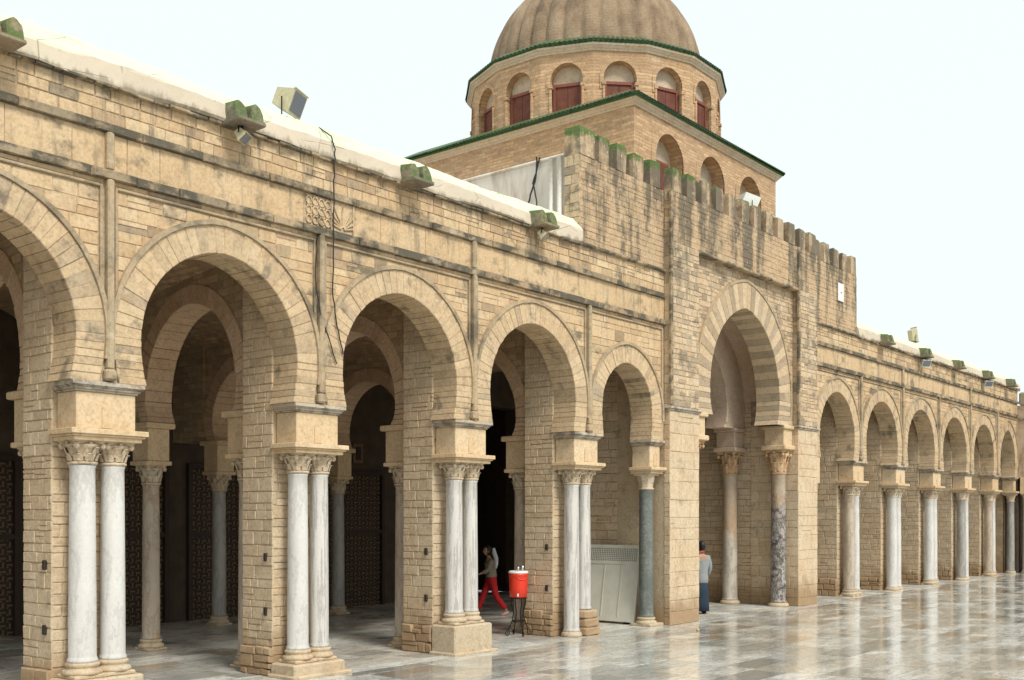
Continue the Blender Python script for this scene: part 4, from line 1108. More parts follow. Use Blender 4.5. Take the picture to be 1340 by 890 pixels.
# cornice: plaster moulding then a row of green barrel tiles
def cornice_poly(root, pts, z, tile_r=0.055, out=0.20, parent_name='cornice'):
    """pts: outline CCW of the wall; closed"""
    n = len(pts); cx = sum(p[0] for p in pts) / n; cy = sum(p[1] for p in pts) / n
    def off(d):
        out_ = []
        for i in range(n):
            p0, p1, p2 = Vector(pts[i - 1]), Vector(pts[i]), Vector(pts[(i + 1) % n])
            e1 = (p1 - p0).normalized(); e2 = (p2 - p1).normalized()
            n1 = Vector((e1.y, -e1.x)); n2 = Vector((e2.y, -e2.x)); bis = (n1 + n2).normalized()
            out_.append(p1 + bis * (d / max(0.3, bis.dot(n1))))
        return out_
    mb = MB(); prof = [(-0.05, z), (0.03, z), (0.045, z + 0.04), (0.06, z + 0.045), (0.10, z + 0.10), (0.12, z + 0.105), (0.13, z + 0.15), (-0.05, z + 0.15)]
    rings = [off(d) for d, _ in prof]; vs = []
    for rg, (_, zz) in zip(rings, prof): vs += [(p.x, p.y, zz) for p in rg]
    fs = []
    for k in range(len(prof) - 1):
        for i in range(n):
            j = (i + 1) % n; fs.append((k * n + i, k * n + j, (k + 1) * n + j, (k + 1) * n + i))
    mb.add(vs, fs, 0.5); o = build(parent_name, mb, M['cream'], root)
    m = MB(); under = off(out - 0.03); inner = off(-0.25)
    vs = [(p.x, p.y, z + 0.155) for p in under] + [(p.x, p.y, z + 0.19) for p in under] + [(p.x, p.y, z + 0.43) for p in inner] + [(p.x, p.y, z + 0.155) for p in inner]
    fs = []
    for k in range(4):
        for i in range(n):
            j = (i + 1) % n; k2 = (k + 1) % 4; fs.append((k * n + i, k * n + j, k2 * n + j, k2 * n + i))
    m.add(vs, fs, 0.5); build('tile_bed', m, M['moss'], o)
    t = MB(); po = off(out); pi_ = off(-0.22)
    for i in range(n):
        a, b = po[i], po[(i + 1) % n]; a2, b2 = pi_[i], pi_[(i + 1) % n]
        L = (b - a).length; cnt = max(2, int(L / 0.115))
        for k in range(cnt):
            f = (k + 0.5) / cnt; p = a.lerp(b, f); q = a2.lerp(b2, f)
            d = (Vector((q.x, q.y, 0)) - Vector((p.x, p.y, 0))); side = Vector((-d.y, d.x, 0)).normalized()
            r_ = tile_r * 1.05; vs = []
            for (pt, zz) in ((p, z + 0.175), (q, z + 0.42)):
                for s_ in range(6):
                    an = math.pi * s_ / 5; vs.append((pt.x + side.x * r_ * math.cos(an), pt.y + side.y * r_ * math.cos(an), zz + r_ * 1.1 * math.sin(an)))
            fs = [(s_, s_ + 1, 7 + s_, 6 + s_) for s_ in range(5)] + [(0, 1, 2, 3, 4, 5)]
            fs += [tuple(reversed(f_)) for f_ in fs[:0]]
            t.add(vs, fs, random.random(), True)
    build('roof_tiles', t, M['tile'], o, kind='stuff')
    return o
sq = [(TX - TS, TY - TS), (TX + TS, TY - TS), (TX + TS, TY + TS), (TX - TS, TY + TS)]
cornice_poly(tower, sq, ZT)
mb = MB(); mb.box(TX - TS + 0.2, TX + TS - 0.2, TY - TS + 0.2, TY + TS - 0.2, ZT, ZT + 0.30); build('terrace', mb, M['cream'], tower)
# drum: sixteen sides
ND = 16; RD = 3.34; Z0D = ZT + 0.25; Z1D = 13.44
ph0 = math.pi / ND + math.radians(0.6)
mbD = MB(); dpts = []
for i in range(ND):
    a = ph0 + 2 * math.pi * i / ND; dpts.append((TX + RD * math.cos(a), TY + RD * math.sin(a)))
side = 2 * RD * math.sin(math.pi / ND); ap = RD * math.cos(math.pi / ND)
winM = []
for i in range(ND):
    a = ph0 + 2 * math.pi * (i + 0.5) / ND
    T = Matrix.Translation((TX, TY, 0)) @ Matrix.Rotation(a + math.pi / 2, 4, 'Z') @ Matrix.Translation((0, -ap, 0))
    ar = Arch(0, 0.40, 12.0, 12.80, 13.21, 0.12, 0.03)
    st = len(mbD.v)
    arch_hole_wall(-side / 2, side / 2, Z0D, Z1D, [ar], 0, 0.22, 'y', mbD)
    mbD.box(-side / 2 + 0.02, side / 2 - 0.02, 0.23, 0.34, Z0D, Z1D)
    mbD.xform(T, st)
    m = band(ar, 12, 0.0, 0.10, -0.022, 0.02, start=12.5)
    m.xform(T); o = build('blind_arch', m, M['brick'], tower)
    m = MB(); m.box(-0.385, 0.385, 0.20, 0.228, 12.72, 13.2); m.xform(T); build('tympanum', m, M['cream'], o)
    for s_ in (-1, 1):
        m = MB()
        m.box(s_ * 0.40 - 0.03, s_ * 0.40 + 0.03, -0.045, 0.05, Z0D, 12.62, bev=0.012); m.box(s_ * 0.40 - 0.055, s_ * 0.40 + 0.055, -0.06, 0.06, 12.62, 12.70, bev=0.012)
        m.xform(T); build('colonnette', m, M['brick'], o)
    m = MB(); x0, x1, y0, y1, za, zb = -0.36, 0.36, 0.10, 0.19, 12.0, 12.76
    m.box(x0, x1, y0, y1, zb - 0.07, zb); m.box(x0, x0 + 0.06, y0 + .002, y1, za, zb - 0.07); m.box(x1 - 0.06, x1, y0 + .002, y1, za, zb - 0.07); m.xform(T)
    w = build('window', m, M['red_frame'], tower)
    m = MB(); m.box(x0 + 0.062, -0.005, y0 + 0.03, y1 - 0.01, za, zb - 0.072); m.box(0.005, x1 - 0.062, y0 + 0.03, y1 - 0.01, za, zb - 0.072); m.xform(T); build('shutter', m, M['red_wood'], w)
build('drum', mbD, M['brick'], tower)
mb = MB(); mb.lathe([(RD - 0.30, Z0D), (RD - 0.30, Z1D + .1)], TX, TY, 32); build('drum_core', mb, M['darkwood'], tower)
cornice_poly(tower, dpts, Z1D, tile_r=0.05, out=0.17)
# dome
mb = MB(); RB, HB, Z0 = 2.84, 2.78, 13.64; NG = 38; SUB = 8; NR = 30; vs = []; fs = []
for k in range(NR + 1):
    t = k / NR * math.pi / 2
    rr = RB * math.cos(t) ** 0.96 if k < NR else 0.02; z = Z0 + 0.25 + HB * math.sin(t)
    for i in range(NG * SUB):
        fr = (i % SUB) / SUB; lobe = abs(math.sin(math.pi * fr)) ** 0.5
        r_ = rr * (0.968 + 0.038 * lobe + 0.004 * math.sin(i // SUB * 2.3)); a = 2 * math.pi * i / (NG * SUB)
        vs.append((TX + r_ * math.cos(a), TY + r_ * math.sin(a), z))
n = NG * SUB
for k in range(NR):
    for i in range(n): j = (i + 1) % n; fs.append((k * n + i, k * n + j, (k + 1) * n + j, (k + 1) * n + i))
mb.add(vs, fs, 0.5, True)
mb.lathe([(RB, Z0), (RB, Z0 + 0.27)], TX, TY, 64, smooth=True)
build('dome', mb, M['dome'], tower)

# ------------------------------------------------------------------ prayer hall wall with lattice doors behind the gallery
hall = thing('hall_wall', 'shaded back wall of the gallery with carved wooden lattice doors', 'wall', (2, 8.75, 0))
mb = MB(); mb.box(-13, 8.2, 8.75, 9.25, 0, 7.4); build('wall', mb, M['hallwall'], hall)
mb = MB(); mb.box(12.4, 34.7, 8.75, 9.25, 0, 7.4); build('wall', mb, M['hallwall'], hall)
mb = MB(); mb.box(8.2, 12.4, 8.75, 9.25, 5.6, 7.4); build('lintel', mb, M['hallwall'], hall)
mb = MB(); mb.box(8.0, 8.2, 9.26, 20, 0, 7.4); mb.box(12.4, 12.6, 9.26, 20, 0, 7.4); mb.box(8.0, 12.6, 20, 20.2, 0, 7.4); mb.box(8.2, 12.4, 9.26, 20, 7.2, 7.4); build('nave', mb, M['darkwood'], hall)
def lattice_door(x, w=2.7, h=3.4):
    y = 8.75
    m = MB(); m.box(x - w / 2 - .1, x - w / 2, y - 0.12, y - .002, 0, h + .1); m.box(x + w / 2, x + w / 2 + .1, y - 0.12, y - .002, 0, h + .1); m.box(x - w / 2, x + w / 2, y - 0.12, y - .002, h, h + .1)
    m.box(x - 0.05, x + 0.05, y - 0.11, y - .002, 0, h); m.box(x - w / 2, x + w / 2, y - 0.10, y - .002, h * 0.55, h * 0.55 + 0.1); m.box(x - w / 2, x + w / 2, y - .02, y - .001, 0, h)
    d = build('door', m, M['darkwood'], hall)
    m = MB(); s = 0.13
    nx = int(w / s); nz = int(h / s)
    for i in range(nx):
        for j in range(nz):
            cx = x - w / 2 + (i + .5) * w / nx; cz = (j + .5) * h / nz
            if (i + j) % 2: m.box(cx - 0.055, cx + 0.055, y - .05, y - .021, cz - 0.016, cz + 0.016)
            else: m.box(cx - 0.016, cx + 0.016, y - .05, y - .021, cz - 0.055, cz + 0.055)
            m.box(cx - 0.062, cx - .03, y - .045, y - .021, cz - 0.06, cz - 0.03)
    build('lattice', m, M['wood'], d, kind='stuff')
    m = MB()
    for t in (-0.55, 0, 0.55):
        m.box(x + t - 0.17, x + t + 0.17, y - .06, y - .002, h + 0.3, h + 0.8); 
    g = build('fretwork_panel', m, M['wood'], d)
    m = MB()
    for t in (-0.55, 0, 0.55): m.box(x + t - 0.09, x + t + 0.09, y - .075, y - .061, h + 0.38, h + 0.72)
    build('panel_centre', m, M['darkwood'], g)
for x in (-7.9, -4.6, -1.3, 2.1, 5.2): lattice_door(x)

# ------------------------------------------------------------------ perpendicular gallery closing the court on the right
east = thing('side_gallery', 'end of the side gallery with low white parapet at the right edge of the court', 'arcade', (34.35, -6, 0))
X0 = 34.31; ea = [Arch(-1.75 - 3.3 * k, 1.22, 3.93, 4.5, 5.7, 0.34, 0.04) for k in (2, 1, 0)]
mb = MB(); poly = [(-10.2, 3.93)]
for a in ea: poly += a.full(12)
poly += [(0.48, 3.93), (0.48, 6.9), (-10.2, 6.9)]
mb.prism(poly, X0 + 0.02, X0 + 0.5, 'x'); ew = build('wall', mb, M['pink'], east)
VE = Pile('voussoir', M['voussoir'])
for a in ea:
    o = build('arch', band(a, 12, 0.34, 0.39, X0 - 0.03, X0 + 0.03, 'x', start=4.4), M['hood'], east); voussoirs(a, 12, X0, X0 + 0.49, VE, o, axis='x')
VE.flush(ew, 'voussoir_remainder')
mb = MB(); mb.box(X0 - 0.06, X0 + 0.5, -10.2, -0.06, 6.9, 7.45, bev=0.06); build('coping', mb, M['coping'], east)
mb = MB(); mb.box(X0 - 0.05, X0 + 0.02, -10.2, -0.06, 6.3, 6.4, bev=0.02); build('string_course', mb, M['string'], east)
for k in range(4):
    y = -0.1 - 3.3 * k
    mb = MB(); mb.box(X0 - 0.04, X0 + 0.5, y - 0.42, y + (0.0 if k == 0 else 0.42), 3.25, 3.93, bev=0.02); build('impost_block', mb, M['impost'], east)
    column(east, X0 + 0.22, y - 0.2, 0, 3.25, 0.155, M['marble'], base='low', cap='plain', wtop=0.2)
    mb = MB(); mb.box(X0 + 0.5, X0 + 1.3, y - 0.42, y + (0.0 if k == 0 else .42), 0, 5.8); build('pier', mb, M['brick_in'], east)
mb = MB(); mb.box(X0 + 4.0, X0 + 4.4, -12, 9.0, 0, 6.9); build('back_wall', mb, M['brick_in'], east)
mb = MB(); mb.box(X0 + .51, X0 + 3.99, -10.2, 9.0, 6.5, 6.9); build('roof', mb, M['cream'], east)
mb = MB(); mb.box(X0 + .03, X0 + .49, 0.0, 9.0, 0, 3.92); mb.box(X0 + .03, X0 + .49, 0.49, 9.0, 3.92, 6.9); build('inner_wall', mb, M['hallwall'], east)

# ------------------------------------------------------------------ GROUND
mb = MB(); mb.add([(-600, -600, -0.05), (600, -600, -0.05), (600, 600, -0.05), (-600, 600, -0.05)], [(0, 1, 2, 3)]); g = build('ground', mb, M['ground']); g['kind'] = 'structure'
mb = MB(); mb.add([(-40, -40, -0.016), (60, -40, -0.016), (60, 9.5, -0.016), (-40, 9.5, -0.016)], [(0, 1, 2, 3)]); court = build('courtyard_floor', mb, M['joint']); court['kind'] = 'structure'
FP = Pile('paving_slab', M['wet'])
def slabs(x0, x1, ys, mat, lw=(0.55, 1.5)):
    y = ys[0]
    while y < ys[1] - 0.1:
        h = random.uniform(0.34, 0.62); y2 = min(y + h, ys[1])
        if ys[1] - y2 < 0.2: y2 = ys[1]
        x = x0
        while x < x1 - 0.15:
            w = min(random.uniform(*lw), x1 - x); g = 0.005
            q = [(x + g, y + g), (x + w - g, y + g), (x + w - g, y2 - g), (x + g, y2 - g)]
            vs, fs = polystone(q, ftop(0), 0.0, 0.02, 0.004, 0.002)
            tx, ty = random.gauss(0, 0.0012), random.gauss(0, 0.0012); cx, cy = x + w / 2, (y + y2) / 2
            base = random.uniform(-.001, .001)
            vs = [(a, b, (0 if i < 4 else -0.0005 if i < 8 else -0.02) + base + (a - cx) * tx + (b - cy) * ty) for i, (a, b, c_) in enumerate(vs)]
            FP.add((vs, fs), court, None, mat); x += w
        y = y2
slabs(-16, 35, (-0.42, -0.13), M['wet'], (0.8, 1.9))
slabs(-16, 6.3, (-2.96, -0.45), M['wet'])
slabs(6.32, 13.4, (-2.99, -0.45), M['wet'])
slabs(13.43, 35, (-2.96, -0.45), M['wet'])
slabs(-16, 35, (-16.0, -2.995), M['wet'])
slabs(-13, 35, (-0.13, 8.75), M['dry'], (0.5, 1.1))
FP.flush(court, 'paving_remainder')

# ------------------------------------------------------------------ SMALL THINGS
# leaning grey-beige screen
scr = thing('screen_panel', 'grey beige board with a grille top leaning against the wall beside the green column', 'panel', (6.3, 1.5, 0))
def screen_frame():
    m = MB(); W, H, T = 1.75, 1.72, 0.045          # local: u along y, z up, thickness x
    m.box(0, T, 0, 0.07, 0.05, H); m.box(0, T, W - 0.07, W, 0.05, H); m.box(0, T, 0.07, W - 0.07, 0.05, 0.13); m.box(0, T, 0.07, W - 0.07, H - 0.07, H)
    m.box(0, T, 0.07, W - 0.07, H - 0.42, H - 0.36)
    return m, W, H, T
lean = Matrix.Translation((6.12, 0.50, 0)) @ Matrix.Rotation(R(9.5), 4, 'Y')
fr, W, H, T = screen_frame(); fr.xform(lean); build('frame', fr, M['panelpaint'], scr)
m = MB(); m.box(0.012, T - 0.01, 0.07, W - 0.07, 0.13, H - 0.42); m.xform(lean); fld = build('lower_board', m, M['panelpaint'], scr)
for k in range(1, 4):
    m = MB(); m.box(0.002, 0.0119, W * k / 4 + 0.0, W * k / 4 + 0.028, 0.14, H - 0.43); m.xform(lean); build('batten', m, M['panellight'], fld)
m = MB(); m.box(0.026, T - 0.01, 0.07, W - 0.07, H - 0.36, H - 0.07); m.xform(lean); gr = build('grille', m, M['paneldark'], scr)
m = MB(); n = 34
for i in range(n + 1):
    y = 0.07 + (W - 0.14) * i / n; m.box(0.006, 0.020, y - 0.009, y + 0.009, H - 0.36, H - 0.07)
for j in range(8):
    z = H - 0.36 + 0.29 * j / 7; m.box(0.004, 0.022, 0.07, W - 0.07, z - 0.007, z + 0.007)
m.xform(lean); build('grille_bars', m, M['panelpaint'], gr, kind='stuff')
m = MB(); m.box(0.0, T, 0.15, 0.27, 0.0, 0.05); m.box(0.0, T, W - 0.27, W - 0.15, 0.0, 0.05); m.xform(lean); build('foot', m, M['iron'], scr)

# cooler on its stand
CX, CY = 2.95, 1.10
stand = thing('cooler_stand', 'black scrolled iron stand holding the red drink cooler', 'stand', (CX, CY, 0))
for k in range(4):
    a = math.pi / 4 + k * math.pi / 2 + 0.3; ca, sa = math.cos(a), math.sin(a); m = MB()
    pr = [(0.15, 0.74), (0.15, 0.62), (0.10, 0.45), (0.13, 0.30), (0.20, 0.14), (0.19, 0.05), (0.23, 0.012), (0.27, 0.04), (0.265, 0.085), (0.235, 0.09), (0.225, 0.06)]
    m.tube([(CX + r_ * ca, CY + r_ * sa, z) for r_, z in pr], 0.011, 6); build('leg', m, M['iron'], stand)
m = MB(); ringp = lambda r_, z: [(CX + r_ * math.cos(t * math.pi / 12), CY + r_ * math.sin(t * math.pi / 12), z) for t in range(25)]
m.tube(ringp(0.16, 0.735), 0.011, 6); build('top_ring', m, M['iron'], stand)
m = MB(); m.tube(ringp(0.125, 0.29), 0.009, 6); build('lower_ring', m, M['iron'], stand)
m = MB(); m.tube([(CX - .16, CY, .735), (CX + .16, CY, .735)], 0.009, 6); m.tube([(CX, CY - .16, .735), (CX, CY + .16, .735)], 0.009, 6); build('cross_bar', m, M['iron'], stand)
cool = thing('drink_cooler', 'bright red round drink cooler with white lid standing by the pier', 'cooler', (CX, CY, 0.747))
m = MB(); m.lathe([(0.155, 0.748), (0.168, 0.76), (0.178, 0.95), (0.182, 1.10), (0.185, 1.17), (0.188, 1.175), (0.188, 1.215)], CX, CY, 28); build('body', m, M['cooler'], cool)
m = MB(); m.lathe([(0.192, 1.216), (0.195, 1.222), (0.195, 1.245), (0.165, 1.262), (0.16, 1.258)], CX, CY, 28); build('lid', m, M['white_plastic'], cool)
m = MB(); m.tube([(CX - 0.15, CY - 0.11, 0.80), (CX - 0.19, CY - 0.14, 0.80), (CX - 0.20, CY - 0.15, 0.775)], 0.014, 8); m.ball((CX - 0.175, CY - 0.13, 0.815), 0.018); build('tap', m, M['white_plastic'], cool)
m = MB(); 
hp = [(CX - 0.188 * math.cos(t) , CY - 0.188 * math.sin(t), 1.14 - 0.05 * math.sin((t - .5) / 1.2 * math.pi)) for t in [0.5 + i * 0.12 for i in range(11)]]
m.tube(hp, 0.008, 6); build('handle', m, M['cooler'], cool)
for (dx, dy, h, l) in ((-0.07, -0.05, 0.085, 'tin cup at the left on the lid of the red cooler'), (0.02, 0.03, 0.07, 'tin cup in the middle on the lid of the red cooler'), (0.08, -0.04, 0.10, 'tallest tin cup at the right on the lid of the red cooler')):
    m = MB(); x, y = CX + dx, CY + dy
    m.lathe([(0.022, 1.2585), (0.029, 1.2585 + h), (0.026, 1.2585 + h), (0.020, 1.264)], x, y, 12)
    tag(build('cup', m, M['tin']), l, 'cup', 'tin cups on the cooler lid')

# floodlights
def floodlight(loc, rz, tilt, size, body, label, stem=0.18, hang=False):
    o = thing('floodlight', label, 'floodlight', loc, 'floodlights along the roof line')
    w, h, d = size; x, y, z = loc
    T = Matrix.Translation((x, y, z + (stem if not hang else -stem))) @ Matrix.Rotation(rz, 4, 'Z') @ Matrix.Rotation(tilt, 4, 'X')
    m = MB()                                   # housing tapers to the back; front faces local -Y
    f = [(-w, -d, -h), (w, -d, -h), (w, -d, h), (-w, -d, h)]; b = [(-w * .72, d, -h * .7), (w * .72, d, -h * .7), (w * .72, d, h * .7), (-w * .72, d, h * .7)]
    m.add(f + b, [(0, 1, 2, 3), (7, 6, 5, 4), (0, 4, 5, 1), (1, 5, 6, 2), (2, 6, 7, 3), (3, 7, 4, 0)]); m.box(-w * 1.06, w * 1.06, -d - .012, -d + .02, h, h * 1.08); m.box(-w * 1.06, w * 1.06, -d - .012, -d + .02, -h * 1.08, -h)
    m.xform(T); hs = build('housing', m, body, o)
    m = MB(); m.box(-w * .86, w * .86, -d - .008, -d - .001, -h * .84, h * .84); m.xform(T); build('glass', m, M['lamp_glass'], hs)
    m = MB()
    e = T @ Vector((w + .015, 0, 0)); e2 = T @ Vector((-w - .015, 0, 0)); s = 1 if not hang else -1
    m.tube([e, (e.x, e.y, z + 0.02 * s), (e2.x, e2.y, z + 0.02 * s), e2], 0.010, 6); m.tube([(x, y, z - 0.02 * s), (x, y, z + 0.02 * s)], 0.02, 8)
    build('bracket', m, M['iron'], o)
    return o
floodlight((-3.34, 0.28, 8.0), R(24), R(22), (0.19, 0.17, 0.16), M['lamp_body'], 'large cream floodlight standing on the white coping above the left wing', 0.30)
floodlight((-4.52, -0.22, 7.48), R(30), R(48), (0.10, 0.075, 0.07), M['lamp_body'], 'small floodlight under the mossy spout left of the cream floodlight', 0.10, True)
floodlight((2.0, -0.22, 7.48), R(30), R(48), (0.10, 0.075, 0.07), M['lamp_body'], 'small floodlight under the last spout before the crenellated gateway', 0.10, True)
floodlight((10.75, 0.2, 9.5), R(60), R(25), (0.20, 0.20, 0.20), M['lamp_white'], 'white floodlight behind the merlons of the gateway parapet', 0.50)
floodlight((22.7, 0.3, 8.0), R(60), R(-10), (0.14, 0.24, 0.10), M['lamp_body'], 'tall floodlight standing on the far right wing coping', 0.32)
floodlight((22.4, -0.22, 7.48), R(-40), R(30), (0.15, 0.11, 0.09), M['lamp_white'], 'small floodlight under the second spout of the far right wing', 0.14, True)
floodlight((29.35, -0.22, 7.48), R(-40), R(30), (0.16, 0.11, 0.09), M['lamp_white'], 'small floodlight under the fourth spout of the far right wing', 0.14, True)
# plaque on the gateway parapet
m = MB(); xq = 15.95; m.box(xq - 0.19, xq + 0.19, -0.035, -0.008, 8.36, 8.86, bev=0.006); pq = tag(build('plaque', m, M['plaque']), 'small white square plaque on the right end of the crenellated wall', 'plaque')
m = MB(); m.tube([(xq + .02 * math.cos(t), -0.037, 8.60 + .02 * math.sin(t)) for t in (0, 1.5, 3, 4.5, 6.2)], 0.008, 5); build('fixing', m, M['iron'], pq)
# cables
def cable(pts, r, label, cat='cable'):
    m = MB(); P_ = []
    for i in range(len(pts) - 1):
        a, b = Vector(pts[i]), Vector(pts[i + 1]); k = 5
        for j in range(k): P_.append(a.lerp(b, j / k) + Vector((random.uniform(-.012, .012), 0, 0)))
    P_.append(Vector(pts[-1])); m.tube(P_, r, 6); return tag(build('cable', m, M['cable']), label, cat)
cable([(-2.88, 0.15, 8.02), (-2.84, -0.07, 7.86), (-2.82, -0.13, 7.66), (-2.82, -0.13, 7.5), (-2.82, -0.11, 7.2), (-2.82, -0.10, 6.4), (-2.80, -0.06, 5.6), (-2.72, -0.07, 5.1), (-2.60, -0.06, 4.7)], 0.010, 'dark cable hanging from the coping past the carved panel')
cable([(-3.10, -0.06, 6.30), (-3.12, -0.06, 5.6), (-3.02, -0.07, 5.2), (-2.72, -0.06, 4.55)], 0.009, 'thin cable sagging across the pier left of the second full arch')
cable([(3.43, 1.02, 9.40), (3.44, 1.05, 9.0), (3.42, 1.2, 8.6), (3.44, 1.4, 8.05)], 0.018, 'bent dark cable crossing the white plaster wall')
cable([(3.43, 0.95, 9.38), (3.44, 1.12, 8.9), (3.42, 1.02, 8.5), (3.44, 0.98, 8.05)], 0.016, 'straight dark cable beside the bent one on the white plaster wall')
m = MB(); m.ball((5.95, -1.15, 0.02), 0.035, 1.2, 1, 0.8, 8, 6); tag(build('pebble', m, M['ochre_cap']), 'small reddish stone lying on the wet paving before the gateway pillar', 'stone')

# ------------------------------------------------------------------ PEOPLE
def skinobj(name, nodes, edges, mat, parent, sub=1):
    """nodes: (x,y,z,rx,ry) ; Skin modifier makes one continuous surface"""
    me = bpy.data.meshes.new(name); org = WP[parent.name]
    me.from_pydata([(a[0], a[1], a[2]) for a in nodes], edges, [])
    o = bpy.data.objects.new(name, me); C.objects.link(o); o.parent = parent; WP[o.name] = org.copy()
    me.materials.append(mat)
    sm = o.modifiers.new('skin', 'SKIN'); sm.use_smooth_shade = True
    for i, a in enumerate(nodes):
        sv = me.skin_vertices[0].data[i]; sv.radius = (a[3], a[4] if len(a) > 4 else a[3]); sv.use_root = (i == 0)
    ss = o.modifiers.new('sub', 'SUBSURF'); ss.levels = sub; ss.render_levels = sub + 1
    return o
def hand(nodes, edges, wrist_i, wrist, d, side):
    """palm, four fingers and thumb growing from the wrist; d = pointing direction, side = sideways unit"""
    w = Vector(wrist); d = Vector(d).normalized(); s = Vector(side).normalized()
    def add(p, r): nodes.append((*p, r, r)); return len(nodes) - 1
    palm = add(w + d * 0.05, 0.020); edges.append((wrist_i, palm))
    for k, L in zip((-1.5, -0.5, 0.5, 1.5), (0.065, 0.078, 0.074, 0.058)):
        a = add(w + d * 0.088 + s * k * 0.018, 0.009); b = add(w + d * (0.088 + L * .5) + s * k * 0.02 + Vector((0, 0, -.004)), 0.0085); c = add(w + d * (0.085 + L) + s * k * 0.02 + d.cross(s) * 0.014, 0.0075)
        edges += [(palm, a), (a, b), (b, c)]
    a = add(w + d * 0.035 + s * 0.035, 0.010); b = add(w + d * 0.075 + s * 0.052, 0.009); edges += [(palm, a), (a, b)]
def head_parts(parent, c, yaw, hairlen, scarf=None):
    """facing local -Y rotated by yaw"""
    T = Matrix.Translation(c) @ Matrix.Rotation(yaw, 4, 'Z')
    m = MB(); m.ball((0, 0, 0), 0.1, 0.78, 0.95, 1.15, 16, 12)
    for i, v in enumerate(m.v):
        x, y, z = v
        if z < -0.02: x *= 1 - 0.22 * min(1, -z / 0.1); y = y * (1 - 0.12 * min(1, -z / .1)) - 0.008
        m.v[i] = (x, y, z)
    m.ball((0, -0.098, -0.012), 0.014, 0.8, 1.1, 1.6, 8, 6); m.ball((0, -0.086, -0.055), 0.02, 1.0, 0.5, 0.35, 8, 6)
    for s_ in (-1, 1): m.ball((s_ * 0.079, 0.005, -0.01), 0.022, 0.4, 0.8, 1.3, 8, 6)
    m.xform(T); h = build('head', m, M['skin'], parent)
    m = MB()
    for s_ in (-1, 1): m.ball((s_ * 0.030, -0.084, 0.012), 0.010, 1.2, 0.6, 0.8, 8, 6)
    m.xform(T); build('eyes', m, M['hair'], h)
    m = MB(); m.ball((0, 0.016, 0.018), 0.106, 0.86, 0.98, 1.14, 16, 12)
    for i, v in enumerate(m.v):
        x, y, z = v
        if y < -0.02 and z < 0.06: y = -0.02 + (y + .02) * 0.15; 
        if z < -0.03: z = -0.03 + (z + .03) * hairlen
        m.v[i] = (x, y, z)
    m.xform(T); build('hair', m, M['hair'], h)
    return h
# person walking in red trousers, facing left of the picture (local frame: forward = -RT)
def figure(label, loc, fwd, pose):
    o = thing('person', label, 'person', loc); o_ang = math.atan2(fwd[1], fwd[0])
    o.rotation_euler.z = o_ang + math.pi / 2        # local -Y = forward
    return o
def person_walk():
    o = figure('person in red trousers and olive jacket with a white scarf walking behind the cooler', (5.85, 4.25, 0), (-0.75, 0.5), None)
    WP[o.name] = Vector((0, 0, 0))
    # body (skin) as one surface: pelvis root
    N = [(0, 0, .86, .11, .09), (0, -.02, 1.05, .10, .08), (0, -.05, 1.25, .13, .085), (0, -.06, 1.36, .05, .05), (0, -.08, 1.42, .045, .045),
         (-.16, -.05, 1.30, .042, .042), (-.20, .06, 1.06, .034, .034), (-.17, -.06, .86, .025, .025),
         (.16, -.05, 1.30, .042, .042), (.20, -.14, 1.08, .034, .034), (.15, -.30, 1.00, .025, .025),
         (-.09, -.02, .82, .075, .075), (-.10, -.20, .46, .05, .05), (-.10, -.33, .10, .035, .035), (-.10, -.45, .05, .03, .02),
         (.09, 0, .82, .075, .075), (.10, .06, .45, .05, .05), (.10, .34, .12, .035, .035), (.10, .27, .035, .03, .02)]
    E = [(0, 1), (1, 2), (2, 3), (3, 4), (2, 5), (5, 6), (6, 7), (2, 8), (8, 9), (9, 10), (0, 11), (11, 12), (12, 13), (13, 14), (0, 15), (15, 16), (16, 17), (17, 18)]
    hand(N, E, 7, N[7][:3], (0.05, -.3, -1), (0, 1, 0)); hand(N, E, 10, N[10][:3], (0, -1, -.3), (1, 0, 0))
    skinobj('body', N, E, M['skin'], o)
    T = [(0, 0, .90, .150, .13), (-.09, -.03, .78, .10, .10), (-.10, -.18, .47, .075, .075), (-.10, -.31, .13, .080, .075), (.09, .01, .78, .10, .10), (.10, .08, .46, .075, .075), (.10, .32, .15, .080, .075), (0, -.01, 1.00, .135, .115)]
    skinobj('trousers', T, [(0, 1), (1, 2), (2, 3), (0, 4), (4, 5), (5, 6), (0, 7)], M['trousers'], o)
    J = [(0, -.02, 1.10, .160, .135), (0, 0.0, .88, .180, .155), (0, -.045, 1.27, .155, .115), (0, -.06, 1.35, .07, .07), (-.17, -.05, 1.28, .065, .065), (-.21, .06, 1.07, .056, .056), (-.175, -.04, .90, .046, .046), (.17, -.05, 1.28, .065, .065), (.21, -.13, 1.08, .056, .056), (.16, -.27, 1.01, .046, .046)]
    skinobj('jacket', J, [(0, 1), (0, 2), (2, 3), (2, 4), (4, 5), (5, 6), (2, 7), (7, 8), (8, 9)], M['jacket'], o)
    head_parts(o, (0, -.10, 1.52), 0, 1.1)
    m = MB(); m.tube([(0, .04, 1.58), (0.01, .06, 1.47), (.02, .10, 1.34), (.03, .10, 1.20), (.03, .09, 1.10)], [.04, .055, .055, .045, .02], 12)
    for i, v in enumerate(m.v): m.v[i] = (v[0] * 1.3, v[1], v[2])
    build('scarf', m, M['scarf'], o)
    for (x, y, z, t) in ((-.10, -.40, .045, 0), (.10, .30, .05, 0.35)):
        m = MB(); m.ball((0, 0, 0), .05, .85, 2.3, .9, 12, 8); m.xform(Matrix.Translation((x, y, z)) @ Matrix.Rotation(t, 4, 'X')); build('shoe', m, M['pinkshoe'], o)
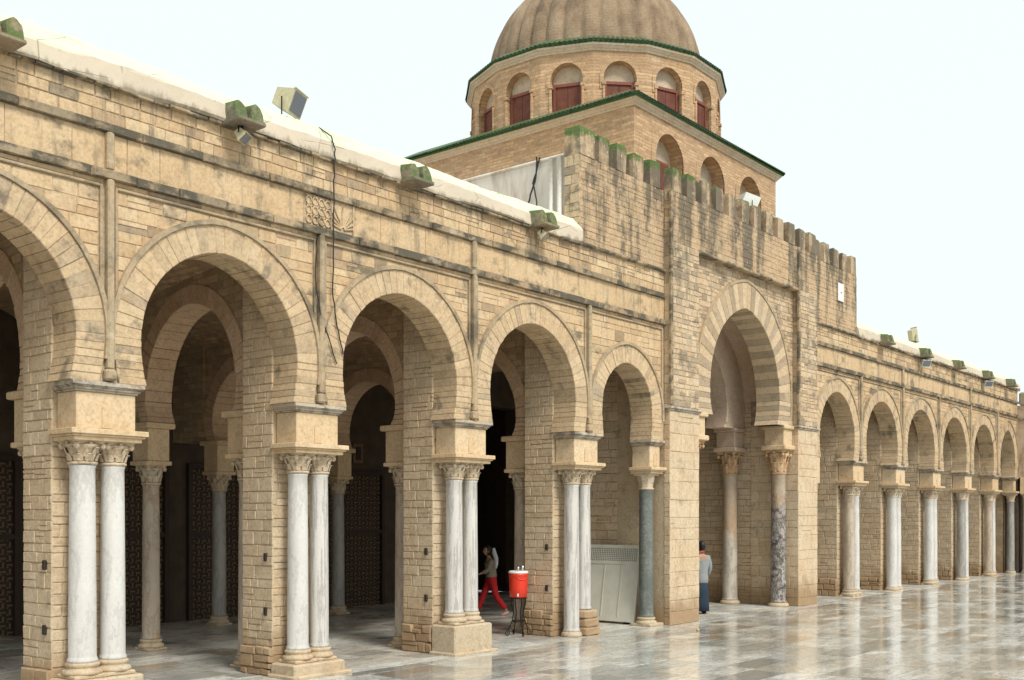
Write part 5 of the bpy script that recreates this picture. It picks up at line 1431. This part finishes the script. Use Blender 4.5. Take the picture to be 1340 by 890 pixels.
def person_stand():
    o = figure('person in a grey tunic and dark blue skirt half hidden behind the gateway pillar', (9.45, 0.74, 0), (0.5, 0.85), None)
    WP[o.name] = Vector((0, 0, 0))
    N = [(0, 0, .90, .11, .09), (0, 0, 1.10, .10, .08), (0, 0, 1.32, .13, .085), (0, 0, 1.43, .05, .05), (0, -.01, 1.50, .045, .045),
         (-.17, 0, 1.37, .045, .045), (-.22, .02, 1.10, .036, .036), (-.20, -.08, .88, .026, .026),
         (.17, 0, 1.37, .045, .045), (.22, .02, 1.10, .036, .036), (.20, -.08, .88, .026, .026),
         (-.09, 0, .84, .08, .08), (-.10, -.01, .47, .055, .055), (-.10, .01, .09, .04, .04), (-.10, -.12, .04, .03, .02),
         (.09, 0, .84, .08, .08), (.10, -.01, .47, .055, .055), (.10, .01, .09, .04, .04), (.10, -.12, .04, .03, .02)]
    E = [(0, 1), (1, 2), (2, 3), (3, 4), (2, 5), (5, 6), (6, 7), (2, 8), (8, 9), (9, 10), (0, 11), (11, 12), (12, 13), (13, 14), (0, 15), (15, 16), (16, 17), (17, 18)]
    hand(N, E, 7, N[7][:3], (0, -.1, -1), (0, -1, 0)); hand(N, E, 10, N[10][:3], (0, -.1, -1), (0, -1, 0))
    skinobj('body', N, E, M['skin'], o)
    J = [(0, 0, 1.12, .165, .13), (0, 0, .86, .185, .15), (0, 0, .66, .19, .16), (0, 0, 1.34, .16, .12), (0, 0, 1.42, .08, .08), (-.18, 0, 1.35, .07, .07), (-.23, .02, 1.10, .06, .06), (-.21, -.06, .92, .05, .05), (.18, 0, 1.35, .07, .07), (.23, .02, 1.10, .06, .06), (.21, -.06, .92, .05, .05)]
    skinobj('tunic', J, [(0, 1), (1, 2), (0, 3), (3, 4), (3, 5), (5, 6), (6, 7), (3, 8), (8, 9), (9, 10)], M['tunic'], o)
    m = MB(); m.lathe([(.15, .75), (.17, .5), (.185, .25), (.195, .07), (.18, .068)], 0, 0, 20)
    for i, v in enumerate(m.v): m.v[i] = (v[0] * (1 + .04 * math.sin(9 * math.atan2(v[1], v[0]))), v[1] * .85, v[2])
    build('skirt', m, M['denim'], o)
    head_parts(o, (0, -.01, 1.60), 0.2, 1.3)
    m = MB(); m.tube([(-.06, -.03, 1.47), (0, .06, 1.48), (.06, -.03, 1.47)], .04, 10); build('scarf', m, M['orange'], o)
    for x in (-.10, .10):
        m = MB(); m.ball((x, -.06, .04), .045, 1, 2.4, .9, 12, 8); build('shoe', m, M['shoe'], o)
person_walk(); person_stand()
print('objects', len(bpy.data.objects), 'tris', sum(len(o.data.polygons) * 2 for o in bpy.data.objects if o.type == 'MESH'))
